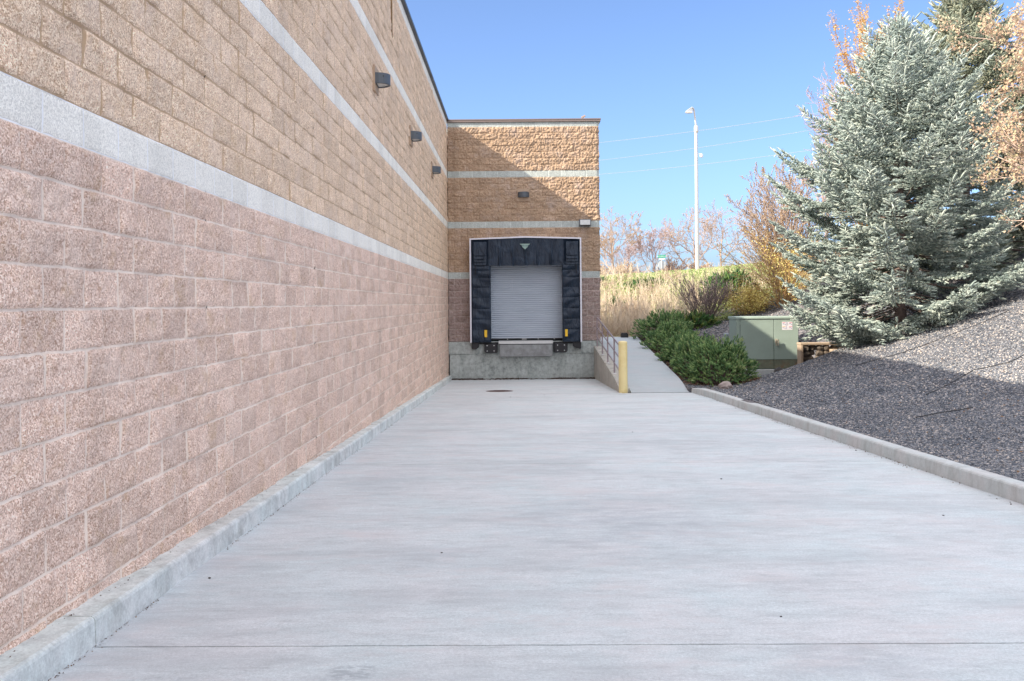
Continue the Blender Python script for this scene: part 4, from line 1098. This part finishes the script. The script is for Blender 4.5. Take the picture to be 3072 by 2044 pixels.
bare_tree("bare_tree", ground_at(6.0, 92), 2.2, OPEN, 26, "small leafless tree half hidden by the warehouse corner", M['barkv'], M['budp'], .07, grp, r0=.07, lean=.4, minr=.010, budkeep=.2)
SHB = [(5, .10, .02, 7, .6, .35, .8, .1), (4, .15, .06, 5, .55, .3, .8, .1), (3, .15, .08, 3, .6, .3, .7, .1), (2, .1, .1, 0, 0, 0, 0, 0)]
rr = random.Random(8)
SB = [(7.2, 79, "left of the pale pedestal"), (9.8, 80, "between the pale pedestal and the street sign"), (13.5, 79, "just right of the street sign"), (15.8, 78, "left of the lamp post base"), (17.0, 60, "directly behind the lamp post base"), (18.8, 62, "right of the lamp post base"), (20.8, 66, "in the low dip of the skyline"), (22.5, 64, "left of the budding willow"), (25.0, 66, "behind the budding willow")]
for i, (x, y, w_) in enumerate(SB):
    bare_tree("bare_shrub", ground_at(x, y), 1.5 + .5 * (i % 3) * .5, SHB, 40 + i, "rusty leafless roadside shrub " + w_, M['barkp'] if i % 2 else M['barkv'], M['budp'], .10, "leafless shrubs along the road", stems=8, fan=.75, r0=.02, trunk_part=False, cat="shrub", minr=.010, budkeep=.4)

# near brown shrub, plum coloured
BR = [(7, .05, .015, 6, .42, .18, .5, .25), (5, .08, .05, 3, .45, .2, .5, .2), (3, .08, .08, 0, 0, 0, 0, 0)]
bare_tree("twiggy_shrub", ground_at(6.95, 33.6), 1.75, BR, 61, "leafless plum-brown vase-shaped shrub above the pine row", M['barkd'], M['budv'], .03, None, stems=46, fan=.72, r0=.014, trunk_part=False, cat="shrub", minr=.005, budkeep=.5)
for i, (x, y, h_, w_) in enumerate(((4.3, 35.2, .9, "nearest the end of the walkway"), (5.6, 38.5, .8, "beyond the plum-brown shrub, to its left"), (3.9, 40.5, .75, "beside the warehouse corner, half way up"), (7.4, 42.5, .9, "below the lamp post"), (5.3, 44.0, .7, "just under the crest below the street sign"))):
    bare_tree("weedy_shrub", ground_at(x, y), h_, BR, 90 + i, "pale leafless weedy shrub in the dry grass " + w_, M['barkp'], M['budp'], .022, "weedy shrubs on the hillside", stems=26, fan=.85, r0=.010, trunk_part=False, cat="shrub", minr=.004, budkeep=.6)
mug_late = [((6.0, 40.8), .9, .6, .40, 500, 31, "low spreading juniper in mid slope below the lamp post"), ((3.6, 43.2), .9, .6, .35, 450, 32, "low spreading juniper near the crest beside the warehouse corner")]
# tall budding willow between lamp post and spruce
WI = [(8, .06, .035, 13, .50, .25, .62, .12), (6, .08, .05, 7, .48, .25, .6, .12), (4, .10, .06, 4, .5, .2, .6, .1), (3, .1, .06, 0, 0, 0, 0, 0)]
bare_tree("budding_willow", ground_at(9.9, 34.0), 4.6, WI, 71, "upright budding tree with many reddish stems left of the spruce", M['barkp'], M['budp'], .045, None, stems=7, fan=.40, r0=.045, trunk_part=False, minr=.006)
YS = [(6, .08, .03, 9, .5, .3, .8, .05), (4, .12, .05, 6, .5, .3, .8, .05), (3, .12, .06, 0, 0, 0, 0, 0)]
bare_tree("yellow_shrub", ground_at(9.6, 33.0), 2.6, YS, 72, "yellow-green leafing shrub at the foot of the budding tree", M['barko'], M['yleaf'], .055, None, stems=12, fan=.62, r0=.018, trunk_part=False, cat="shrub", budv=(LEAF_V, LEAF_F), jit=.09, budname="leaves", per=2, minr=.005, budkeep=.7)
bare_tree("yellow_shrub", ground_at(8.6, 33.6), 1.1, YS, 73, "low yellow shrub behind the top of the green cabinet", M['barko'], M['yleaf'], .05, None, stems=12, fan=1.0, r0=.012, trunk_part=False, cat="shrub", budv=(LEAF_V, LEAF_F), jit=.08, budname="leaves", per=2, minr=.004)
PU = [(8, .07, .03, 11, .55, .3, .75, .2), (6, .1, .05, 7, .5, .3, .8, .15), (4, .12, .06, 5, .5, .3, .8, .1), (3, .12, .06, 0, 0, 0, 0, 0)]
bare_tree("mauve_tree", ground_at(14.0, 42.0), 7.2, PU, 74, "mauve leafless tree showing behind the left edge of the spruce", M['barkv'], M['budv'], .05, None, stems=1, r0=.10, minr=.009)
FA = [(10, .03, .02, 40, .52, .28, .6, .06), (6, .05, .10, 8, .42, .15, .4, .1), (4, .07, .08, 0, 0, 0, 0, 0)]
bare_tree("orange_tree", ground_at(12.7, 33.0), 7.35, FA, 75, "narrow tree with orange leaves rising behind the two spruces", M['barko'], M['budo'], .062, None, r0=.09, budv=(LEAF_V, LEAF_F), jit=.06, budname="leaves", per=13, minr=.007)
BL = [(8, .08, .02, 18, .66, .6, 1.15, .30), (8, .11, .0, 10, .42, .4, .95, .12), (6, .14, .02, 5, .42, .4, .9, .12), (4, .14, .02, 0, 0, 0, 0, 0)]
bare_tree("blossoming_tree", (10.75, 18.2, H(10.75, 18.2) - .1), 5.6, BL, 77, "spreading tree of tan and olive new leaves entering from the right edge", M['barkp'], M['bloss'], .052, None, r0=.10, budv=(LEAF_V, LEAF_F), jit=.055, budname="leaves", per=5, budkeep=.8, minr=.004)

# ------------------------------------------------------------------ mugo pines along the walkway, junipers
def mugo(loc, rx, ry, h, n, seed, label, size=.15, name="mugo_pine", grp="dwarf pines along the walkway", mat=None):
    rng = np.random.default_rng(seed); root = empty(name, loc, label, "shrub", grp)
    u = rng.random(n) * 2 * math.pi; c = rng.random(n) ** .8       # c = cos of the polar angle
    s = np.sqrt(1 - c * c); k = rng.uniform(.66, 1.0, n) ** .3 * (1 + .16 * np.sin(u * 3 + seed) * s + .10 * np.sin(u * 7 + c * 5 + seed))
    k = k * (1 + .13 * np.sin(u * 11 + c * 9 + seed * 2) + .08 * np.sin(c * 17 + seed))
    P = np.stack([np.cos(u) * s * rx * k, np.sin(u) * s * ry * k, (c * h) * k * .94 + .03], -1)
    D = np.stack([np.cos(u) * s, np.sin(u) * s, c * .9 + .30], -1) + rng.normal(0, .26, (n, 3))
    S = size * rng.uniform(.7, 1.35, n)
    scatter("foliage", PI_V, PI_F, P, rotmats(D, rng.uniform(0, 6.28, n)), S, rng.random(n), mat or M['pine'], root)
    segs = []
    for i in rng.choice(n, min(n, 90), False):
        q = P[i]; a = np.array([rng.uniform(-.1, .1) * rx, rng.uniform(-.1, .1) * ry, 0.02]); m = a * .4 + q * .6 + np.array([0, 0, -.18 * h])
        segs.append((*a, *m, .016, .010)); segs.append((*m, *q, .010, .005))
    segs_mesh("stems", segs, 5, M['bark'], root)
    return root
mz = lambda x, y: H(x, y) - .03
mugo((5.24, 23.75, mz(5.2, 23.7)), .84, .84, 1.10, 3300, 1, "largest dwarf pine, nearest the kerb end, with upright candles", .082)
mugo((4.92, 25.2, mz(4.9, 25.2)), .62, .75, 1.0, 1700, 2, "dwarf pine second from the kerb end, greyish tops", .09)
mugo((5.0, 26.9, mz(4.9, 26.8)), .70, .85, .80, 1900, 3, "dwarf pine in the middle of the walkway row", .09)
mugo((5.85, 26.4, mz(5.8, 26.3)), .62, .7, .80, 1200, 6, "dwarf pine tucked behind the largest one, toward the green cabinet", .09)
mugo((5.0, 29.2, mz(4.9, 29.2)), .72, .95, .78, 1900, 4, "dark dwarf pine next to the middle one toward the hillside", .09)
mugo((5.15, 31.2, mz(5.1, 31.1)), .90, .80, .82, 2000, 5, "farthest dwarf pine, by the end of the walkway", .09)
mugo((6.25, 32.8, mz(6.25, 32.8)), .85, .6, .50, 500, 9, "low yellowish juniper at the foot of the plum-brown shrub", .16, "juniper", "junipers on the hillside", M['juni'])
mugo((8.55, 36.4, mz(8.55, 36.4)), .95, .8, .95, 700, 7, "dark green juniper between the plum-brown shrub and the yellow shrub", .22, "juniper", "junipers on the hillside", M['juni'])
mugo((4.15, 37.2, mz(4.15, 37.2)), .38, .35, .32, 160, 10, "little dark juniper alone in the dry grass", .14, "juniper", "junipers on the hillside", M['juni'])

for (xy, rx, ry, h_, n_, sd, lab) in mug_late:
    mugo((xy[0], xy[1], mz(*xy)), rx, ry, h_, n_, sd, lab, .18, "juniper", "junipers on the hillside", M['juni'])

# ------------------------------------------------------------------ ground cover
rng = np.random.default_rng(77)
def blades(name, x, y, hgt, wid, mat, lean=.3, extra=0):
    n = len(x); z = hz(x, y)
    D = np.stack([rng.normal(0, lean, n), rng.normal(0, lean, n), np.ones(n)], -1)
    scl = np.stack([wid, hgt * .6, hgt], -1)
    o = scatter(name, BLADE_V, BLADE_F, np.stack([x, y, z - .02], -1), rotmats(D, rng.uniform(0, 6.28, n)), scl, rng.random(n), mat)
    tag(o, kind="stuff"); return o
# tall straw on the hillside
n = 60000
y = 32.6 + 18.5 * rng.random(n) ** 1.25; x = rng.uniform(0.5, 1.0, n) * 0 + (y * .075) + (rng.random(n)) * (y * .27)
dens = fbm(x * .6 + 9, y * .5, 3, 15); grn = fbm(x * .75 + 3, y * .45 + 8, 5, 33) + np.clip((y - 40) / 30, -.10, .10); keep = (dens > .34) & ((grn < .50) | (rng.random(n) < .22)) & ~((x > 6.0) & (y < 34 + (x - 6) * 1.0)); x, y, dens = x[keep], y[keep], dens[keep]
hgt = (.19 + .24 * np.clip((37.5 - y) / 4.5, 0, 1) * (x < 6.3)) * rng.uniform(.5, 1.4, len(x))
blades("dry_grass", x, y, hgt, .010 + .004 * rng.random(len(x)), M['dry'], .28)
# straw stalks with side twigs in front
segs = []
for i in range(900):
    sy = 32.4 + (4.5 if i % 2 else 16) * rng.random() ** 1.3; sx = rng.uniform(2.6, 6.3) if i % 5 else rng.uniform(6.0, 9.5)
    if sx > 6.2: sy = 34.6 + rng.random() * 6
    p = np.array([sx, sy, H(sx, sy) - .02]); d = np.array([rng.normal(0, .16), rng.normal(0, .16), 1.]); L = rng.uniform(.5, 1.25)
    for k in range(5):
        q = p + d / np.linalg.norm(d) * L / 5; segs.append((*p, *q, .0055, .0045)); d = d + rng.normal(0, .12, 3)
        for s_ in range(2):
            e_ = q + (d / np.linalg.norm(d) + rng.normal(0, .5, 3)) * .16; segs.append((*q, *e_, .004, .002))
        p = q
o = segs_mesh("dry_stalks", segs, 3, M['barkp'], None); o.data.materials[0] = m_plain("straw_stalk", (0.72, 0.60, 0.46), .9, 0, .2, 3); tag(o, kind="stuff")
# green ground cover toward the crest
n = 60000
y = 33.5 + 22 * rng.random(n) ** .9; x = y * .07 + rng.random(n) * y * .24
dn = fbm(x * .75 + 3, y * .45 + 8, 5, 33) + np.clip((y - 40) / 30, -.10, .10); k = dn > .49; x, y = x[k], y[k]
n = len(x); D = np.stack([rng.normal(0, .5, n), rng.normal(-.3, .5, n), np.ones(n)], -1)
o = scatter("ground_cover", LEAF_V, LEAF_F, np.stack([x, y, hz(x, y) + rng.uniform(.04, .42, n)], -1), rotmats(D, rng.uniform(0, 6.28, n)), .085 * rng.uniform(.6, 1.3, n), rng.random(n), M['ivy']); tag(o, kind="stuff")
n = 9000
y = 33.0 + 5.0 * rng.random(n); x = 5.4 + rng.random(n) * 3.4; k = (fbm(x * 1.1, y * 1.1, 3, 5) > .52) & (x < y * .25 - .3); x, y = x[k], y[k]; n = len(x)
D = np.stack([rng.normal(0, .5, n), rng.normal(-.3, .5, n), np.ones(n)], -1)
o = scatter("ground_cover", LEAF_V, LEAF_F, np.stack([x, y, hz(x, y) + rng.uniform(.02, .22, n)], -1), rotmats(D, rng.uniform(0, 6.28, n)), .06 * rng.uniform(.6, 1.3, n), rng.random(n), M['ivy']); tag(o, kind="stuff")
# rusty brush far off along the crest
segs = []
for i in range(2600):
    sy = 77 + 30 * rng.random(); sx = sy * (.07 + rng.random() * .36)
    if i % 5 == 0 and sx > 0.22 * sy: sy *= .74; sx *= .74
    p = np.array([sx, sy, H(sx, sy) - .05])
    for k in range(4):
        d = np.array([rng.normal(0, .45), rng.normal(0, .45), 1.]); q = p + d * rng.uniform(.3, .75)
        segs.append((*p, *q, .013, .008)); segs.append((*q, *(q + (d + rng.normal(0, .4, 3)) * .3), .009, .005))
S = np.array(segs); o = segs_mesh("roadside_brush", S, 3, None, None)
me = o.data; a = me.attributes.new("rnd", 'FLOAT', 'FACE'); a.data.foreach_set("value", np.repeat(rng.random(len(me.polygons) // 3 + 1), 3)[:len(me.polygons)].astype(np.float32))
me.materials.append(M['thatch']); tag(o, kind="stuff")

# ------------------------------------------------------------------ shale gravel on the bank
bm = bmesh.new(); bmesh.ops.create_icosphere(bm, subdivisions=1, radius=.5)
for v in bm.verts:
    h_ = math.sin(v.index * 12.9898) * 43758.5453; h_ -= math.floor(h_)
    v.co *= .75 + .5 * h_
top_v = [tuple(v.co) for v in bm.verts]; top_f = [tuple(q.index for q in f.verts) for f in bm.faces]; bm.free()
CH_V = [(.5, .1, 0), (.1, .42, .05), (-.45, .2, 0), (-.3, -.4, .04), (.25, -.38, 0), (.05, .05, .32), (0, 0, -.25)]
CH_F = [(0, 1, 5), (1, 2, 5), (2, 3, 5), (3, 4, 5), (4, 0, 5), (1, 0, 6), (2, 1, 6), (3, 2, 6), (4, 3, 6), (0, 4, 6)]
def chips(n, ya, yb, pw, size, xm):
    y = ya + (yb - ya) * rng.random(n) ** pw
    xw = np.minimum(y * .60, xm); xk = np.where(y < 22.4, 4.245 + .0069 * (y - 7.7) + .165, 4.27); x = xk + rng.random(n) * np.maximum(xw - xk, .1)
    return x, y, size * rng.uniform(.55, 1.5, n)
A_ = [chips(85000, 6.6, 15, 1.1, .030, 13), chips(85000, 15, 26, 1.0, .042, 14), chips(14000, 26, 34, 1.0, .055, 12)]
x = np.concatenate([a[0] for a in A_]); y = np.concatenate([a[1] for a in A_]); s = np.concatenate([a[2] for a in A_])
k = ~((x > cabx0 - .25) & (x < cabx1 + .2) & (y > caby - .25) & (y < caby + 1.4)) & ~((y > 22.6) & (x < 4.3))
x, y, s = x[k], y[k], s[k]; n = len(x)
dx_ = (hz(x + .1, y) - hz(x - .1, y)) / .2; dy_ = (hz(x, y + .1) - hz(x, y - .1)) / .2
D = np.stack([-dx_, -dy_, np.ones(n)], -1) + rng.normal(0, .33, (n, 3))
scl = np.stack([s * rng.uniform(.8, 1.5, n), s * rng.uniform(.6, 1.0, n), s * rng.uniform(.5, 1.0, n)], -1)
o = scatter("gravel", CH_V, CH_F, np.stack([x, y, hz(x, y) + s * .10], -1), rotmats(D, rng.uniform(0, 6.28, n)), scl, rng.random(n) ** 1.25, M['chip']); tag(o, kind="stuff")
# dry leaves blown onto the gravel and along the foot of the dock
n = 420
y = 7 + 16 * rng.random(n); x = 4.56 + rng.random(n) ** 1.2 * np.minimum(y * .28, 5)
P1 = np.stack([x, y, hz(x, y) + .03], -1)
n2 = 2600
y2 = 29.66 - rng.random(n2) ** 2.2 * .42; x2 = -2.0 + 4.6 * rng.random(n2); t_ = fbm(x2 * 1.2, y2 * 6, 3, 4)
k = (t_ > .48) | (x2 < -1.0) | (x2 > 2.2); x2, y2 = x2[k], y2[k]
P2 = np.stack([x2, y2, padz(y2) + .004 + rng.random(len(x2)) * .03], -1)
n3 = 260
y3 = 5 + 17 * rng.random(n3); x3 = 4.235 + .0069 * (y3 - 7.7) - rng.random(n3) ** 2 * .10
P3 = np.stack([x3, y3, padz(y3) + .005], -1)
n4 = 1500
y4 = 3.2 + 26 * rng.random(n4) ** 1.5; x4 = -2.006 + np.abs(rng.normal(0, .012, n4)); k = fbm(y4 * 1.3, y4 * 0 + 2, 3, 8) > .42; x4, y4 = x4[k], y4[k]
P4 = np.stack([x4, y4, padz(y4) + .003], -1)
n5 = 260
y5 = 3.2 + 20 * rng.random(n5) ** 1.3; x5 = -2.13 + np.abs(rng.normal(0, .016, n5)); P5 = np.stack([x5, y5, padz(y5) + .147], -1)
P3 = np.concatenate([P3, P4, P5])
P = np.concatenate([P1, P2, P3]); n = len(P)
sz = np.concatenate([.035 * rng.uniform(.5, 1.2, len(P1)), .035 * rng.uniform(.5, 1.6, len(P2)), .0065 * rng.uniform(.5, 1.8, len(P3)) + .008 * (P3[:, 0] > 0)])
D = np.stack([rng.normal(0, .4, n), rng.normal(0, .4, n), np.ones(n)], -1)
rn = np.concatenate([.75 + .3 * rng.random(len(P1)), .5 * rng.random(len(P2)), rng.random(len(P3))])
o = scatter("leaf_litter", LEAF_V, LEAF_F, P, rotmats(D, rng.uniform(0, 6.28, n)), sz, rn, M['litter']); tag(o, kind="stuff")
# dark mulch under the pines
n = 9000
y = 22.9 + 9 * rng.random(n); x = 4.27 + rng.random(n) * 1.9
D = np.stack([rng.normal(0, .5, n), rng.normal(0, .5, n), np.ones(n)], -1)
o = scatter("mulch", LEAF_V, LEAF_F, np.stack([x, y, hz(x, y) + .02 + .03 * rng.random(n)], -1), rotmats(D, rng.uniform(0, 6.28, n)), .05 * rng.uniform(.5, 1.4, n), rng.random(n) * .8, M['litter']); tag(o, kind="stuff")

# ------------------------------------------------------------------ street lamp, cables, signs, posts
LZ = H(9.95, 50) - .1
lp = empty("street_lamp", (9.95, 50, LZ), "tall galvanised street lamp with a short curved arm on the hill crest", "street lamp")
TP = 12.0 - LZ
MB().tube([(0, 0, 0), (0, 0, 4), (-.01, 0, TP - 1.05)], [.115, .10, .085], 16).build("pole", M['galv'], lp, 0, True)
MB().lathe([(.10, TP - 1.30), (.125, TP - 1.25), (.125, TP - 1.0), (.09, TP - .93)], 16).build("collar", M['galv'], lp)
MB().tube([(0, 0, TP - 1.0), (-.06, -.05, TP - .6), (-.12, -.1, TP - .15), (-.17, -.14, TP - .02), (-.25, -.2, TP + .02), (-.34, -.27, TP - .05)], [.055, .05, .045, .042, .04, .04], 10).build("arm", M['galv'], lp, 0, True)
b = MB().prism([(-.62, -.17), (-.60, -.08), (-.40, .07), (-.25, .10), (-.20, .02), (-.22, -.12)], 'y', -.13, .13)
b.v = [(x, y - .24 * (-x / .4) * .55, z + TP - .10) for x, y, z in b.v]
hd = b.build("lamp_head", M['galv'], lp, .02)
MB().box(-.57, -.27, -.42, -.18, TP - .30, TP - .24).build("lens", M['lens'], hd)
cmz = 1.55 + (910 - 300 - 615 / 3.626) / 2770 * 50 - LZ
MB().tube([(.08, 0, cmz + .05), (.22, 0, cmz + .06)], .02, 8).box(.18, .30, -.06, .06, cmz - .02, cmz + .06).build("camera_arm", M['white'], lp, .01)
MB().lathe([(.02, -.12), (.085, -.09), (.10, 0), (.09, .05), (.02, .07)], 14, (.27, 0, cmz - .04)).build("camera_dome", M['white'], lp, 0, True)
def WP(fx, fy, d):
    u = fx - 1541.8; v = fy - 910; c, s_ = math.cos(R(.5)), math.sin(R(.5))
    return Vector(((u * c - v * s_) * d / 2770, d, 1.55 - (u * s_ + v * c) * d / 2770))
for (a, b_, lab) in (((1802, 428), (2400, 348), "uppermost of the three power cables crossing the sky"), ((1799.6, 481.5), (2400, 396.5), "middle one of the three power cables crossing the sky"), ((1799.6, 523.4), (2351, 462.7), "lowest of the three power cables crossing the sky")):
    A = WP(*a, 92); B = WP(*b_, 74); d = B - A
    p0 = A - d * .9; p1 = B + d * 1.3
    pts = []
    for i in range(25):
        t = i / 24; q = p0.lerp(p1, t); tt = (q - A).dot(d) / d.length_squared
        q.z += (tt * (tt - 1)) * .5; pts.append(q)
    o = MB().tube(pts, .015, 6).build("power_line", M['wire'], None, 0, True); tag(o, lab, "cable", "power cables over the hill")
ss = empty("street_sign", (WP(1986, 850, 75).x, 75, H(WP(1986, 850, 75).x, 75) - .1), "green street name blade on a pole with the back of a stop sign", "street sign")
sz_ = lambda fy: 1.55 + (910 - fy - (1986 - 1541.8) * .0087) * 75 / 2770 - ss.location.z
MB().tube([(0, 0, 0), (0, 0, sz_(779))], .032, 8).build("pole", M['galv'], ss)
oc = MB().prism([(.36 * math.cos(R(22.5 + 45 * k)), sz_(795) + .36 * math.sin(R(22.5 + 45 * k))) for k in range(8)], 'y', .035, .05).build("stop_sign_back", M['signb'], ss)
nb = MB().box(-.32, .32, -.012, .012, sz_(774), sz_(765.5)).build("name_blade", M['signg'], ss, .004)
text_mesh("lettering", "AUTUMN LN", .135, M['signw'], nb, Matrix.Translation((0, -.018, (sz_(774) + sz_(765.5)) / 2)) @ Matrix.Rotation(R(90), 4, 'X'))
bpy.data.objects["lettering.001"].parent = nb if "lettering.001" in bpy.data.objects else None
MB().box(-.22, .22, -.02, .02, sz_(779), sz_(775)).build("bracket", M['signw'], ss)
def wpost(fx, ftop, fbot, d, lab):
    p = WP(fx, fbot, d); z = min(H(p.x, d), p.z) - .1; top = WP(fx, ftop, d).z
    e_ = empty("white_post", (p.x, d, z), lab, "post", "short white posts along the road")
    h_ = top - z
    MB().box(-.045, .045, -.02, .02, 0, h_).build("post", M['signw'], e_, .008)
    MB().box(-.046, .046, -.024, -.02, h_ - .16, h_ - .03).build("reflector", M['white'], e_)
wpost(1845, 826, 860, 68, "thin white roadside post nearest the warehouse corner")
wpost(1962, 822, 850, 66, "thin white roadside post left of the street sign")
wpost(2069, 819, 846, 64, "thin white roadside post left of the tall lamp")
pp = WP(1874.5, 864, 62); pt_ = WP(1874.5, 822, 62)
pe = empty("utility_pedestal", (pp.x, 62, pp.z - .15), "tall cream utility pedestal on the road crest near the warehouse", "utility box")
MB().box(-.12, .12, -.10, .10, 0, pt_.z - pp.z + .10).build("body", M['ledge'], pe, .01)
MB().box(-.16, -.12, -.12, .12, 0, pt_.z - pp.z + .10).box(-.16, .16, -.12, .12, pt_.z - pp.z + .10, pt_.z - pp.z + .15).build("frame", M['white'], pe, .006)
MB().box(-.28, -.17, -.05, .05, 0, .42).build("side_box", M['white'], pe, .006)
